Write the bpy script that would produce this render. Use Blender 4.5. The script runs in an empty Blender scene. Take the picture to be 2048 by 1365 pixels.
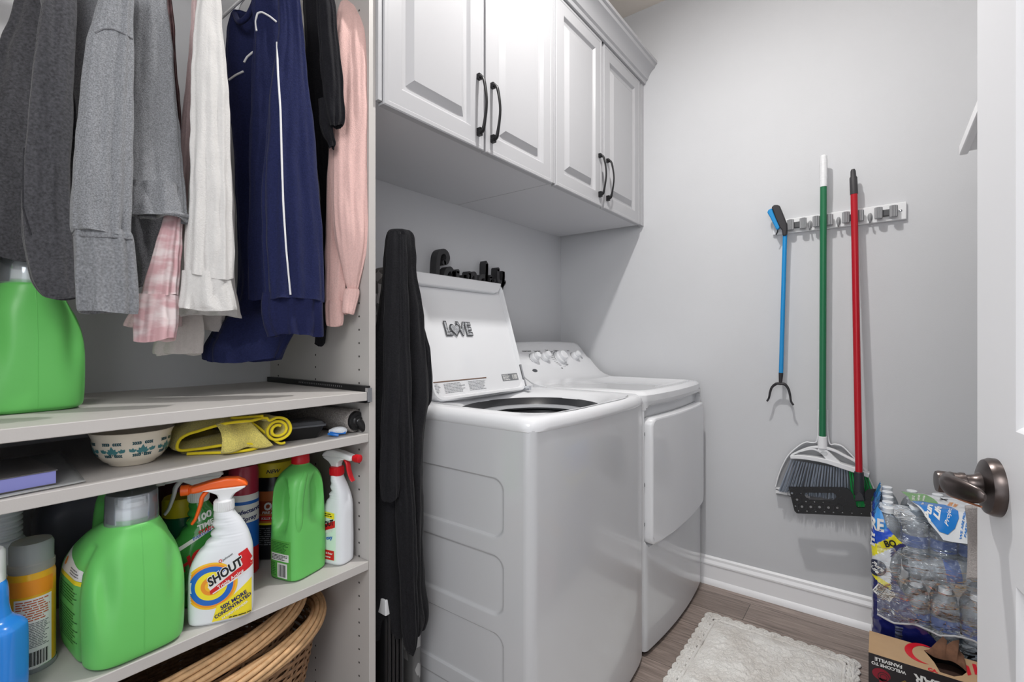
import bpy, bmesh, math, random
from mathutils import Vector, Matrix, noise
from mathutils.bvhtree import BVHTree
random.seed(7)
C = bpy.context.scene.collection
SC = bpy.context.scene
PI = math.pi

# ------------------------------------------------------------------ camera
CAMH = 1.12
YAW = math.radians(37.3)
FPX = 972.0
cam = bpy.data.cameras.new('camera'); cam.sensor_width = 36; cam.lens = FPX/2048*36
cam.clip_start = .02; cam.shift_y = -2.5/2048
camo = bpy.data.objects.new('camera', cam); C.objects.link(camo)
camo.location = (0, 0, CAMH); camo.rotation_euler = (PI/2, 0, YAW-PI/2)
SC.camera = camo

# ------------------------------------------------------------------ light and exposure
SC.view_settings.view_transform = 'Standard'; SC.view_settings.look = 'None'
SC.view_settings.gamma = 1; SC.view_settings.use_curve_mapping = False
SC.view_settings.exposure = -0.16
w = bpy.data.worlds.new('world'); SC.world = w; w.use_nodes = True
w.node_tree.nodes['Background'].inputs[0].default_value = (.92, .96, 1, 1)
w.node_tree.nodes['Background'].inputs[1].default_value = 1.8
def lamp(name, kind, loc, energy, size, col=(1, 1, 1), rot=(0, 0, 0), sy=None):
    l = bpy.data.lights.new(name, kind); l.energy = energy; l.color = col
    if kind == 'AREA':
        l.size = size
        if sy: l.shape = 'RECTANGLE'; l.size_y = sy
        else: l.shape = 'DISK'
    else: l.shadow_soft_size = size
    o = bpy.data.objects.new(name, l); C.objects.link(o); o.location = loc; o.rotation_euler = rot
    return o
lamp('ceiling_lamp_light', 'AREA', (1.17, .47, 2.73), 24, .07, (1, .985, .96))
lamp('ceiling_fill_light', 'POINT', (1.17, .30, 2.60), 5, .09, (1, .97, .93))  # added fill point that brightens the ceiling, not a second fixture
lamp('doorway_fill_light', 'AREA', (-.42, -.08, 2.0), 11, .6, (1, .98, .96), (0, math.radians(-62), math.radians(28)))  # added fill near the camera, lifts the shade under the cabinets

# ------------------------------------------------------------------ helpers
def lin(c):
    return tuple(((x/255)/12.92 if x/255 <= .04045 else ((x/255+.055)/1.055)**2.4) for x in c)
_m = {}
def mat(name, rgb, rough=.5, metal=0, nscale=0, namt=.0, bump=0, bscale=200, spec=.5, sheen=0, trans=0, ior=1.45, coat=0, aniso=None, alpha=1):
    if name in _m: return _m[name]
    m = bpy.data.materials.new(name); m.use_nodes = True; nt = m.node_tree; N = nt.nodes; L = nt.links
    b = N['Principled BSDF']; c = lin(rgb)
    b.inputs['Base Color'].default_value = (*c, 1); b.inputs['Roughness'].default_value = rough
    b.inputs['Metallic'].default_value = metal; b.inputs['Specular IOR Level'].default_value = spec
    b.inputs['Sheen Weight'].default_value = sheen; b.inputs['Transmission Weight'].default_value = trans
    b.inputs['IOR'].default_value = ior; b.inputs['Coat Weight'].default_value = coat; b.inputs['Alpha'].default_value = alpha
    tc = N.new('ShaderNodeTexCoord')
    mp = N.new('ShaderNodeMapping'); L.new(tc.outputs['Object'], mp.inputs[0])
    if aniso: mp.inputs['Scale'].default_value = aniso
    if nscale:
        n = N.new('ShaderNodeTexNoise'); n.inputs['Scale'].default_value = nscale; n.inputs['Detail'].default_value = 4
        L.new(mp.outputs[0], n.inputs['Vector'])
        r = N.new('ShaderNodeValToRGB'); r.color_ramp.elements[0].position = .3; r.color_ramp.elements[1].position = .7
        r.color_ramp.elements[0].color = (*[x*(1-namt) for x in c], 1)
        r.color_ramp.elements[1].color = (*[min(1, x*(1+namt)) for x in c], 1)
        L.new(n.outputs['Fac'], r.inputs[0]); L.new(r.outputs[0], b.inputs['Base Color'])
    if bump:
        n2 = N.new('ShaderNodeTexNoise'); n2.inputs['Scale'].default_value = bscale; n2.inputs['Detail'].default_value = 3
        L.new(mp.outputs[0], n2.inputs['Vector'])
        bp = N.new('ShaderNodeBump'); bp.inputs['Strength'].default_value = bump; bp.inputs['Distance'].default_value = .002
        L.new(n2.outputs['Fac'], bp.inputs['Height']); L.new(bp.outputs[0], b.inputs['Normal'])
    _m[name] = m
    return m

S_, C_ = math.sin(YAW), math.cos(YAW)
def ray(u, v):                       # direction of a photo pixel, per unit of depth
    l = (u-1024)/FPX; w_ = (680-v)/FPX
    return Vector((S_*l+C_, -C_*l+S_, w_))
O = Vector((0, 0, CAMH))
def at(u, v, x=None, y=None, z=None):   # where a sight line meets a real plane of the room
    r = ray(u, v)
    k = x/r.x if x is not None else (y/r.y if y is not None else (z-CAMH)/r.z)
    return O + r*k

class M:
    def __init__(s): s.v = []; s.f = []; s.m = []
    def add(s, vs, fs, mi=0):
        o = len(s.v); s.v += [tuple(p) for p in vs]
        for f in fs: s.f.append(tuple(i+o for i in f)); s.m.append(mi)
        return s
    def box(s, a, b, mi=0, R=None):
        x0, y0, z0 = a; x1, y1, z1 = b
        vs = [(x0,y0,z0),(x1,y0,z0),(x1,y1,z0),(x0,y1,z0),(x0,y0,z1),(x1,y0,z1),(x1,y1,z1),(x0,y1,z1)]
        if R: vs = [R @ Vector(p) for p in vs]
        return s.add(vs, [(0,3,2,1),(4,5,6,7),(0,1,5,4),(1,2,6,5),(2,3,7,6),(3,0,4,7)], mi)
    def rings(s, rings, closed=True, cap0=True, cap1=True, mi=0):
        n = len(rings[0]); vs = [p for r in rings for p in r]; fs = []
        for i in range(len(rings)-1):
            for j in range(n if closed else n-1):
                a = i*n+j; b = i*n+(j+1) % n
                fs.append((a, b, b+n, a+n))
        if cap0: fs.append(tuple(range(n-1, -1, -1)))
        if cap1: fs.append(tuple((len(rings)-1)*n+j for j in range(n)))
        return s.add(vs, fs, mi)
    def lathe(s, prof, n=40, c=(0,0,0), R=None, mi=0, cap0=True, cap1=True):
        rg = []
        for r, z in prof:
            ring = [Vector((r*math.cos(2*PI*j/n), r*math.sin(2*PI*j/n), z)) for j in range(n)]
            if R: ring = [R @ p for p in ring]
            rg.append([p+Vector(c) for p in ring])
        return s.rings(rg, True, cap0, cap1, mi)
    def tube(s, pts, r, n=10, mi=0, cap=True, flat=None, smooth=0):
        pts = [Vector(p) for p in pts]
        rs = r if isinstance(r, (list, tuple)) else [r]*len(pts)
        if smooth: pts, rs = resample(pts, rs, smooth)
        rg = []; up = None
        for i, p in enumerate(pts):
            t = (pts[min(i+1, len(pts)-1)]-pts[max(i-1, 0)]).normalized()
            if up is None:
                up = Vector((0,0,1)) if abs(t.z) < .9 else Vector((1,0,0))
            a = t.cross(up).normalized(); b = a.cross(t).normalized(); up = b
            rr = rs[i]; ra, rb = (rr if isinstance(rr, tuple) else (rr, rr))
            if flat: rb = rr*flat
            rg.append([p + a*ra*math.cos(2*PI*j/n) + b*rb*math.sin(2*PI*j/n) for j in range(n)])
        return s.rings(rg, True, cap, cap, mi)
    def loft(s, secs, n=48, sub=4, mi=0, cap0=True, cap1=True, fn=None, R=None, c=(0,0,0)):
        # secs: (z, rx, ry, p, cx, cy)
        secs = cat(secs, sub) if sub > 1 else secs
        rg = []
        for (z, rx, ry, p, cx, cy) in secs:
            ring = []
            for j in range(n):
                a = 2*PI*j/n + PI/n; ca, sa = math.cos(a), math.sin(a)
                q = Vector((cx+rx*math.copysign(abs(ca)**(2/p), ca), cy+ry*math.copysign(abs(sa)**(2/p), sa), z))
                if fn: q = fn(q, a)
                if R: q = R @ q
                ring.append(q+Vector(c))
            rg.append(ring)
        return s.rings(rg, True, cap0, cap1, mi)
    def prism(s, poly, d0, d1, ax='y', mi=0):
        def P(a, b, d): return {'y': (a, d, b), 'x': (d, a, b), 'z': (a, b, d)}[ax]
        n = len(poly)
        vs = [P(a, b, d0) for a, b in poly]+[P(a, b, d1) for a, b in poly]
        fs = [tuple(range(n)), tuple(range(2*n-1, n-1, -1))]+[(i, i+n, (i+1) % n+n, (i+1) % n) for i in range(n)]
        return s.add(vs, fs, mi)
    def grid(s, fn, nu, nv, mi=0):
        vs = [fn(i/nu, j/nv) for j in range(nv+1) for i in range(nu+1)]
        fs = [(j*(nu+1)+i, j*(nu+1)+i+1, (j+1)*(nu+1)+i+1, (j+1)*(nu+1)+i) for j in range(nv) for i in range(nu)]
        if callable(mi):
            o = len(s.v); s.v += [tuple(p) for p in vs]
            for j in range(nv):
                for i in range(nu):
                    s.f.append(tuple(k+o for k in fs[j*nu+i])); s.m.append(mi((i+.5)/nu, (j+.5)/nv))
            return s
        return s.add(vs, fs, mi)
    def bvh(s): return BVHTree.FromPolygons([Vector(p) for p in s.v], s.f)
    def mesh(s, name, mats, ang=40, fix=True):
        me = bpy.data.meshes.new(name); me.from_pydata(s.v, [], s.f); me.update()
        for m_ in mats: me.materials.append(m_)
        me.polygons.foreach_set('material_index', s.m)
        if fix:
            bm = bmesh.new(); bm.from_mesh(me); bmesh.ops.recalc_face_normals(bm, faces=bm.faces); bm.to_mesh(me); bm.free()
        me.polygons.foreach_set('use_smooth', [True]*len(me.polygons))
        me.set_sharp_from_angle(angle=math.radians(ang))
        return me
def cat(secs, sub):
    out = []; n = len(secs)
    for i in range(n-1):
        p0, p1, p2, p3 = secs[max(i-1, 0)], secs[i], secs[i+1], secs[min(i+2, n-1)]
        for k in range(sub):
            t = k/sub
            out.append(tuple(.5*((2*b)+(-a+c)*t+(2*a-5*b+4*c-d)*t*t+(-a+3*b-3*c+d)*t**3) for a, b, c, d in zip(p0, p1, p2, p3)))
    out.append(tuple(secs[-1])); return out
def resample(pts, rs, sub):
    s = [(*p, *(r if isinstance(r, tuple) else (r,))) for p, r in zip(pts, rs)]
    o = cat(s, sub)
    return [Vector(q[:3]) for q in o], [(q[3:] if len(q) > 4 else q[3]) for q in o]
def rrect(x0, y0, x1, y1, r, k=6):
    out = []
    for cx, cy, a0 in ((x1-r, y1-r, 0), (x0+r, y1-r, 90), (x0+r, y0+r, 180), (x1-r, y0+r, 270)):
        for i in range(k+1):
            a = math.radians(a0+90*i/k); out.append((cx+r*math.cos(a), cy+r*math.sin(a)))
    return out

def tag(o, label=None, cat_=None, group=None, kind=None):
    if label: o['label'] = label
    if cat_: o['category'] = cat_
    if group: o['group'] = group
    if kind: o['kind'] = kind
    return o
def thing(name, label, cat_, loc=(0,0,0), rz=0, group=None):
    o = bpy.data.objects.new(name, None); C.objects.link(o); o.location = loc; o.rotation_euler = (0,0,rz)
    o.empty_display_size = .05
    return tag(o, label, cat_, group)
def wmat(o):
    B = Matrix.LocRotScale(o.location, o.rotation_euler, o.scale)
    return wmat(o.parent) @ o.matrix_parent_inverse @ B if o.parent else B
def part(name, m, mats, parent=None, world=False, bev=0, seg=2, ang=40, label=None, fix=True):
    if not isinstance(mats, (list, tuple)): mats = [mats]
    me = m.mesh(name, mats, ang, fix) if isinstance(m, M) else m
    o = bpy.data.objects.new(name, me); C.objects.link(o)
    if parent:
        o.parent = parent
        if world:
            W = wmat(parent)
            o.matrix_parent_inverse = W.inverted()
    if bev:
        b = o.modifiers.new('bevel', 'BEVEL'); b.width = bev; b.segments = seg; b.limit_method = 'ANGLE'; b.angle_limit = math.radians(35)
        o.modifiers.new('wn', 'WEIGHTED_NORMAL').keep_sharp = True
    if label: o['label'] = label
    return o
def single(name, m, mats, label, cat_, group=None, **k):   # a thing that is one mesh, its origin at its base
    o = part(name, m, mats, **k)
    me = o.data; vs = [v.co for v in me.vertices]
    cx = sum(v.x for v in vs)/len(vs); cy = sum(v.y for v in vs)/len(vs); cz = min(v.z for v in vs)
    me.transform(Matrix.Translation((-cx, -cy, -cz))); o.location = (cx, cy, cz)
    return tag(o, label, cat_, group)
def struct(name, m, mats, **k):
    o = part(name, m, mats, **k); o['kind'] = 'structure'; return o
def copy_tree(o, parent=None):
    c = o.copy(); C.objects.link(c)
    if parent: c.parent = parent; c.matrix_parent_inverse = o.matrix_parent_inverse.copy()
    for ch in [x for x in bpy.data.objects if x.parent == o]: copy_tree(ch, c)
    return c

# flat artwork for labels: lists of (verts2d, faces)
def text2(body, size=.01, shear=0, bold=0, align='CENTER', rot=0, x=0, y=0, sx=1, space=1):
    cu = bpy.data.curves.new('t', 'FONT'); cu.body = body; cu.size = size; cu.shear = shear; cu.offset = bold*size
    cu.align_x = align; cu.align_y = 'CENTER'; cu.resolution_u = 3; cu.space_character = space; cu.fill_mode = 'FRONT'
    o = bpy.data.objects.new('t', cu); C.objects.link(o)
    bpy.context.view_layer.update()
    me = bpy.data.meshes.new_from_object(o.evaluated_get(bpy.context.evaluated_depsgraph_get()))
    ca, sa = math.cos(rot), math.sin(rot)
    vs = [(x+v.co.x*sx*ca-v.co.y*sa, y+v.co.x*sx*sa+v.co.y*ca) for v in me.vertices]
    fs = [tuple(p.vertices) for p in me.polygons]
    bpy.data.objects.remove(o); bpy.data.curves.remove(cu); bpy.data.meshes.remove(me)
    return vs, fs
def poly2(pts, cut=.006):
    bm = bmesh.new(); vs = [bm.verts.new((a, b, 0)) for a, b in pts]; bm.faces.new(vs)
    bmesh.ops.triangulate(bm, faces=bm.faces)
    for _ in range(6):
        es = [e for e in bm.edges if e.calc_length() > cut]
        if not es: break
        bmesh.ops.subdivide_edges(bm, edges=es, cuts=1); bmesh.ops.triangulate(bm, faces=bm.faces)
    bm.verts.index_update()
    r = [(v.co.x, v.co.y) for v in bm.verts], [tuple(v.index for v in f.verts) for f in bm.faces]
    bm.free(); return r
def disc2(cx, cy, r, r0=0, n=40, k=4, sy=1):
    vs = []; fs = []
    for i in range(k+1):
        q = r0+(r-r0)*i/k
        vs += [(cx+q*math.cos(2*PI*j/n), cy+q*sy*math.sin(2*PI*j/n)) for j in range(n)]
    for i in range(k):
        for j in range(n): fs.append((i*n+j, i*n+(j+1) % n, (i+1)*n+(j+1) % n, (i+1)*n+j))
    return vs, fs
def rect2(x0, y0, x1, y1, cut=.006): return poly2([(x0, y0), (x1, y0), (x1, y1), (x0, y1)], cut)
def lines2(x0, y0, x1, y1, n, jag=.25, h=.45):   # rows of small print
    vs = []; fs = []; st = (y1-y0)/n
    for i in range(n):
        y = y1-st*(i+.5); x = x0; e = x1-random.random()*(x1-x0)*jag
        while x < e:
            wd = random.uniform(1.0, 3.2)*st; xe = min(x+wd, e); o = len(vs)
            vs += [(x, y-st*h/2), (xe, y-st*h/2), (xe, y+st*h/2), (x, y+st*h/2)]; fs.append((o, o+1, o+2, o+3)); x = xe+st*.35
    return vs, fs
def bars2(x0, y0, x1, y1, n=16):
    vs = []; fs = []; x = x0; st = (x1-x0)/n
    for i in range(n):
        wd = st*random.choice((.3, .5, .75)); o = len(vs); x = x0+i*st
        vs += [(x, y0), (x+wd, y0), (x+wd, y1), (x, y1)]; fs.append((o, o+1, o+2, o+3))
    return vs, fs
def decal(items, bvh, az=0, off=.0005, c=(0, 0), parent=None, name='label', mats=None, tilt=None, label=None):
    # items: (art, material index, layer). projected onto the body along a horizontal direction
    m = M(); R = Matrix.Rotation(az, 3, 'Z'); d = R @ Vector((0, 1, 0))
    for art, mi, lay in items:
        vs, fs = art; out = []
        for a, b in vs:
            o = R @ Vector((a, -.6, b)) + Vector((c[0], c[1], 0))
            h = bvh.ray_cast(o, d, 1.2)
            if h[0] is None: h = bvh.find_nearest(o+d*.6)
            nrm = h[1] if h[1].dot(d) < 0 else -h[1]
            out.append(h[0]+nrm*off*(1+lay))
        m.add(out, fs, mi)
    return part(name, m, mats, parent, fix=False, label=label)
def plane_art(items, origin, ex, ey, off=.0004, parent=None, name='label', mats=None, world=True, label=None):
    ex = Vector(ex).normalized(); ey = Vector(ey).normalized(); n = ex.cross(ey); m = M()
    for art, mi, lay in items:
        m.add([Vector(origin)+ex*a+ey*b+n*off*(1+lay) for a, b in art[0]], art[1], mi)
    return part(name, m, mats, parent, world=world, fix=False, label=label)

# ------------------------------------------------------------------ materials
WALL = mat('wall_paint', (207, 208, 211), .6, bump=.12, bscale=320, nscale=3, namt=.015)
CEIL = mat('ceiling_paint', (236, 228, 219), .9)
TRIM = mat('trim_paint', (246, 246, 248), .35)
CAB = mat('cabinet_lacquer', (180, 180, 183), .3, coat=.15)
CABIN = mat('cabinet_melamine', (206, 206, 209), .45)
MEL = mat('closet_melamine', (190, 186, 183), .5, nscale=9, namt=.02, bump=.05, bscale=400)
HOLE = mat('hole_dark', (45, 42, 40), .9)
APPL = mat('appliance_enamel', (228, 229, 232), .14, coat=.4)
APPD = mat('appliance_enamel_body_shaded', (206, 207, 210), .17, coat=.35)  # same enamel as the tops, darkened for the grazing light on the bodies
CHROME = mat('chrome', (200, 202, 206), .15, 1)
GREYP = mat('grey_plastic', (120, 122, 125), .4)
DARK = mat('black_plastic', (26, 26, 28), .35)
IRON = mat('black_iron', (34, 34, 36), .4, .4)
WHITEP = mat('white_plastic', (232, 233, 235), .35)
INK = mat('ink_black', (28, 28, 30), .6)
INKG = mat('ink_grey', (120, 122, 126), .6)
PAPER = mat('label_white', (236, 236, 234), .5)
def film_mat(name, tint=(1, 1, 1), fac=.12, bsc=26, bst=.9):
    m = bpy.data.materials.new(name); m.use_nodes = True; N = m.node_tree.nodes; L = m.node_tree.links; N.remove(N['Principled BSDF']); out = N['Material Output']
    tr_ = N.new('ShaderNodeBsdfTransparent'); tr_.inputs[0].default_value = (*tint, 1); gl = N.new('ShaderNodeBsdfGlossy'); gl.inputs['Roughness'].default_value = .10; gl.inputs[0].default_value = (.8, .86, .92, 1)
    df = N.new('ShaderNodeBsdfDiffuse'); df.inputs[0].default_value = (.85, .9, .95, 1)
    tc = N.new('ShaderNodeTexCoord'); mp = N.new('ShaderNodeMapping'); mp.inputs['Scale'].default_value = (1, .6, 2.4); mp.inputs['Rotation'].default_value = (.3, 0, 0); L.new(tc.outputs['Object'], mp.inputs[0])
    n = N.new('ShaderNodeTexNoise'); n.inputs['Scale'].default_value = bsc; n.inputs['Detail'].default_value = 3; n.inputs['Distortion'].default_value = 1.2; L.new(mp.outputs[0], n.inputs[0])
    bp = N.new('ShaderNodeBump'); bp.inputs['Strength'].default_value = bst; bp.inputs['Distance'].default_value = .008; L.new(n.outputs[0], bp.inputs['Height']); L.new(bp.outputs[0], gl.inputs['Normal'])
    fr = N.new('ShaderNodeFresnel'); fr.inputs[0].default_value = 1.6; L.new(bp.outputs[0], fr.inputs['Normal'])
    m1 = N.new('ShaderNodeMixShader'); m1.inputs[0].default_value = fac; L.new(tr_.outputs[0], m1.inputs[1]); L.new(df.outputs[0], m1.inputs[2])
    m2 = N.new('ShaderNodeMixShader'); L.new(fr.outputs[0], m2.inputs[0]); L.new(m1.outputs[0], m2.inputs[1]); L.new(gl.outputs[0], m2.inputs[2]); L.new(m2.outputs[0], out.inputs[0])
    return m
# ------------------------------------------------------------------ the room
XW, YB, ZC, YF, XL = 2.335, 1.434, 2.775, -.62, -.12
struct('wall_right', M().box((XW, YF-.1, 0), (XW+.1, YB+.1, ZC)), WALL)          # the wall the brooms hang on
struct('wall_back', M().box((XL-.1, YB, 0), (XW, YB+.1, ZC)), WALL)
struct('wall_front', M().box((XL-.1, YF-.1, 0), (XW, YF, ZC)), WALL)
wl = M()
wl.box((XL-.1, YF, 0), (XL, -.26, ZC)); wl.box((XL-.1, .72, 0), (XL, YB, ZC)); wl.box((XL-.1, -.26, 2.1), (XL, .72, ZC))
struct('wall_left', wl, WALL)
struct('ceiling', M().box((XL-.1, YF-.1, ZC), (XW+.1, YB+.1, ZC+.1)), CEIL)

def plank_mat():
    m = bpy.data.materials.new('floor_planks'); m.use_nodes = True; N = m.node_tree.nodes; L = m.node_tree.links; b = N['Principled BSDF']
    tc = N.new('ShaderNodeTexCoord'); mp = N.new('ShaderNodeMapping'); mp.inputs['Rotation'].default_value = (0, 0, PI/2)
    L.new(tc.outputs['Object'], mp.inputs[0])
    br = N.new('ShaderNodeTexBrick'); br.inputs['Scale'].default_value = 1
    br.inputs['Brick Width'].default_value = 1.2; br.inputs['Row Height'].default_value = .15; br.inputs['Mortar Size'].default_value = .0012
    br.inputs['Color1'].default_value = (*lin((158, 144, 137)), 1); br.inputs['Color2'].default_value = (*lin((136, 123, 116)), 1)
    br.inputs['Mortar'].default_value = (*lin((70, 62, 58)), 1); br.offset = .37
    L.new(mp.outputs[0], br.inputs['Vector'])
    mp2 = N.new('ShaderNodeMapping'); mp2.inputs['Scale'].default_value = (70, 3.2, 1); L.new(tc.outputs['Object'], mp2.inputs[0])
    n = N.new('ShaderNodeTexNoise'); n.inputs['Scale'].default_value = 1.6; n.inputs['Detail'].default_value = 8; n.inputs['Roughness'].default_value = .7
    n.inputs['Distortion'].default_value = .6
    L.new(mp2.outputs[0], n.inputs['Vector'])
    mx = N.new('ShaderNodeMixRGB'); mx.blend_type = 'OVERLAY'; mx.inputs[0].default_value = .75
    r = N.new('ShaderNodeValToRGB'); r.color_ramp.elements[0].position = .3; r.color_ramp.elements[1].position = .72
    r.color_ramp.elements[0].color = (.12, .11, .10, 1); r.color_ramp.elements[1].color = (.86, .84, .82, 1)
    L.new(n.outputs['Fac'], r.inputs[0]); L.new(br.outputs['Color'], mx.inputs[1]); L.new(r.outputs[0], mx.inputs[2])
    L.new(mx.outputs[0], b.inputs['Base Color']); b.inputs['Roughness'].default_value = .42
    bp = N.new('ShaderNodeBump'); bp.inputs['Strength'].default_value = .15; bp.inputs['Distance'].default_value = .002
    L.new(n.outputs['Fac'], bp.inputs['Height']); L.new(bp.outputs[0], b.inputs['Normal'])
    return m
struct('floor', M().box((-2.2, -1.2, -.05), (XW+.1, YB+.1, 0)), plank_mat())

BASE = [(0, 0), (.024, 0), (.023, .010), (.018, .019), (.012, .025), (.012, .085), (.016, .09), (.016, .096), (.008, .108), (.008, .118), (0, .125)]
def baseboard(name, p0, p1, nrm):
    m = M(); rg = []
    for p in (p0, p1): rg.append([Vector((p[0]+nrm[0]*a, p[1]+nrm[1]*a, b)) for a, b in BASE])
    m.rings(rg); struct(name, m, TRIM, ang=25)
baseboard('baseboard_right', (XW, YF), (XW, YB), (-1, 0))
baseboard('baseboard_front', (XL, YF), (XW, YF), (0, 1))
baseboard('baseboard_back', (.745, YB), (XW, YB), (0, -1))

# open door: far edge nearest the bottles, swung back to its hinge beside the camera
dt = math.radians(9.2); dd = Vector((-math.cos(dt), -math.sin(dt), 0)); dn = Vector((-math.sin(dt), math.cos(dt), 0)).normalized()
DE = Vector((.862, -.0975, 0)); DW = .72
def DP(t, z, s=0): return DE+dd*t+dn*s+Vector((0, 0, z))
dm = M()
def dbox(t0, t1, z0, z1, s0, s1):
    vs = [DP(t, z, s) for s in (s0, s1) for t, z in ((t0, z0), (t1, z0), (t1, z1), (t0, z1))]
    dm.add(vs, [(0,1,2,3),(7,6,5,4),(0,4,5,1),(1,5,6,2),(2,6,7,3),(3,7,4,0)])
ST = .112
dbox(0, ST, .01, 2.05, -.035, 0); dbox(DW-ST, DW, .01, 2.05, -.035, 0)
for a, b in ((.01, .2), (.852, 1.02), (1.94, 2.05)): dbox(ST, DW-ST, a, b, -.035, 0)
for a, b in ((.2, .852), (1.02, 1.94)):
    rr = []
    for ins, s in ((0, 0), (.004, -.002), (.008, -.007), (.02, -.011), (.028, -.011), (.05, -.004), (.056, -.003)):
        rr.append([DP(t, z, s) for t, z in ((ST+ins, a+ins), (DW-ST-ins, a+ins), (DW-ST-ins, b-ins), (ST+ins, b-ins))])
    dm.rings(rr, True, False, True)
    dm.add([DP(t, z, -.03) for t, z in ((ST, a), (DW-ST, a), (DW-ST, b), (ST, b))], [(0, 1, 2, 3)])
door = struct('door_1', dm, mat('door_paint', (243, 243, 246), .38), ang=30)
tag(door, 'white panelled room door standing open at the right edge')
BRONZE = mat('oil_rubbed_bronze', (92, 84, 82), .3, .9, nscale=30, namt=.2)
COPPER = mat('worn_copper_edge', (190, 128, 96), .35, .9)
hn = M()
RD = Matrix((( dd.x, 0, dn.x), (dd.y, 0, dn.y), (0, 1, 0)))     # local x: to the hinge, y: up, z: out of the door
hc = DP(.062, .946)
hn.lathe([(0.0335, 0), (.0335, .006), (.031, .011), (.024, .014), (.016, .0155), (.0125, .02), (.0115, .026), (.0115, .028), (.0135, .029), (.0135, .033), (.0125, .035), (.013, .053), (.012, .0555), (.001, .056)], 48, hc, RD)
hb = [(0, .003, .042), (.014, .003, .048), (.031, .003, .048), (.048, .003, .042), (.062, .003, .034), (.068, .003, .030)]
hn.tube([hc+RD@Vector(p) for p in hb], [(.007, .0105), (.008, .0115), (.0075, .0125), (.006, .012), (.0045, .009), (.002, .004)], 20, smooth=5)
part('door_handle', hn, BRONZE, door, ang=35, label='dark bronze lever handle')
cp = M(); cp.tube([hc+RD@Vector((a, b-.0105, c+.003)) for a, b, c in hb[1:]], .0011, 8, smooth=5)
part('handle_edge', cp, COPPER, bpy.data.objects['door_handle'], world=True, label='copper-coloured worn edge of the lever')

# board shelf on the front wall, its corner just left of the door
sh = M(); sh.box((.3, YF, 1.689), (2.0, -.19, 1.706)); 
sh.box((.3, -.206, 1.68), (2.0, -.186, 1.712)); sh.box((1.97, YF, 1.55), (1.99, -.32, 1.689))
single('wall_shelf', sh, TRIM, 'pale grey wall shelf corner high behind the open door', 'shelf', bev=.003)

# ------------------------------------------------------------------ closet unit
YC = .962   # front edge of closet and cabinets
X1 = at(738, 700, y=YC).x; X2 = at(751, 700, y=YC).x
sp = M(); sp.box((X1, YC, .0), (X2, YB-.001, 2.45))
k = 0
for yy in (1.0, 1.19, 1.385):
    z = .12
    while z < 1.95:
        n = 8; c = Vector((X1-.0004, yy, z))
        sp.add([c+Vector((0, .0027*math.cos(2*PI*i/n), .0027*math.sin(2*PI*i/n))) for i in range(n)], [tuple(range(n))], 1); z += .032
single('closet_side_panel', sp, [MEL, HOLE], 'tall greige closet side panel with rows of pin holes', 'panel')
sp2 = M().box((-.03, YC, 0), (-.01, YB-.001, 2.45)); single('closet_side_panel', sp2, MEL, 'closet side panel at the far left of the shelves', 'panel')
EDGE = mat('shelf_edge_band', (205, 200, 196), .45)
def shelf(z, label, y0=YC):
    m = M(); m.box((-.01, y0, z-.02), (X1-(.014 if z > .95 else .0005), YB-.001, z))
    return single('closet_shelf', m, MEL, label, 'shelf', 'closet shelves', bev=.0012)
s1 = shelf(.9985, 'top pull-out closet shelf under the hanging clothes, green jug on it', YC-.012)
s2 = shelf(.899, 'middle closet shelf carrying the bowl and yellow towel')
s3 = shelf(.598, 'lowest closet shelf carrying the cleaning bottles')
sl = M(); sl.box((X1-.0135, YC-.005, .972), (X1-.0005, YB-.01, 1.012), 0); sl.box((X1-.0138, YC-.006, .992), (X1-.008, YB-.012, .998), 1)
for i in range(24): sl.box((X1-.0142, 1.05+i*.0085, 1.004), (X1-.0136, 1.053+i*.0085, 1.008), 1)
sl.box((X1-.014, YC-.014, .975), (X1-.002, YC-.005, 1.008), 1)
part('drawer_slide', sl, [DARK, CHROME], s1, world=True, label='black metal drawer slide')
rod = M().tube([(-.01, 1.2, 2.02), (X1, 1.2, 2.02)], .014, 16)
single('closet_rod', rod, CHROME, 'metal hanging rod above the clothes', 'rod')

# ------------------------------------------------------------------ wall cabinets
def raised_door(x0, x1, z0, z1, y, name, cabroot):
    m = M(); rr = []
    for ins, d in ((0, -.0), (0, -.019), (.003, -.021), (.012, -.021), (.014, -.0195), (.056, -.0195), (.058, -.0185), (.063, -.012), (.066, -.009), (.072, -.0075), (.078, -.0075), (.094, -.0178), (.097, -.0195)):
        rr.append([Vector((a, y+d, b)) for a, b in ((x0+ins, z0+ins), (x1-ins, z0+ins), (x1-ins, z1-ins), (x0+ins, z1-ins))])
    m.rings(rr, True, True, True)
    return part(name, m, CAB, cabroot, world=True, ang=20)
def handle(x, z0, z1, y, door, sgn):
    m = M(); h = z1-z0
    pts = [(x, y+.002, z0+.008), (x, y-.016, z0+.012), (x, y-.024, z0+.03), (x, y-.033, z0+h*.5), (x, y-.024, z1-.03), (x, y-.013, z1-.012), (x, y+.002, z1-.004)]
    m.tube(pts, [(.0065, .006), (.007, .006), (.006, .0038), (.005, .003), (.006, .0038), (.007, .005), (.006, .005)], 14, smooth=5)
    m.box((x-.006, y-.013, z0), (x+.006, y+.001, z0+.022)); m.box((x-.006, y-.01, z1-.018), (x+.006, y+.001, z1-.002))
    part('handle', m, IRON, door, world=True, label='black arched pull handle')
ZU, ZT = 1.692, 2.4
YD = YC+.008
xs = [at(u, 300, y=YD-.02).x for u in (767, 968, 972, 1105, 1112, 1204, 1208, 1276)]
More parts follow.
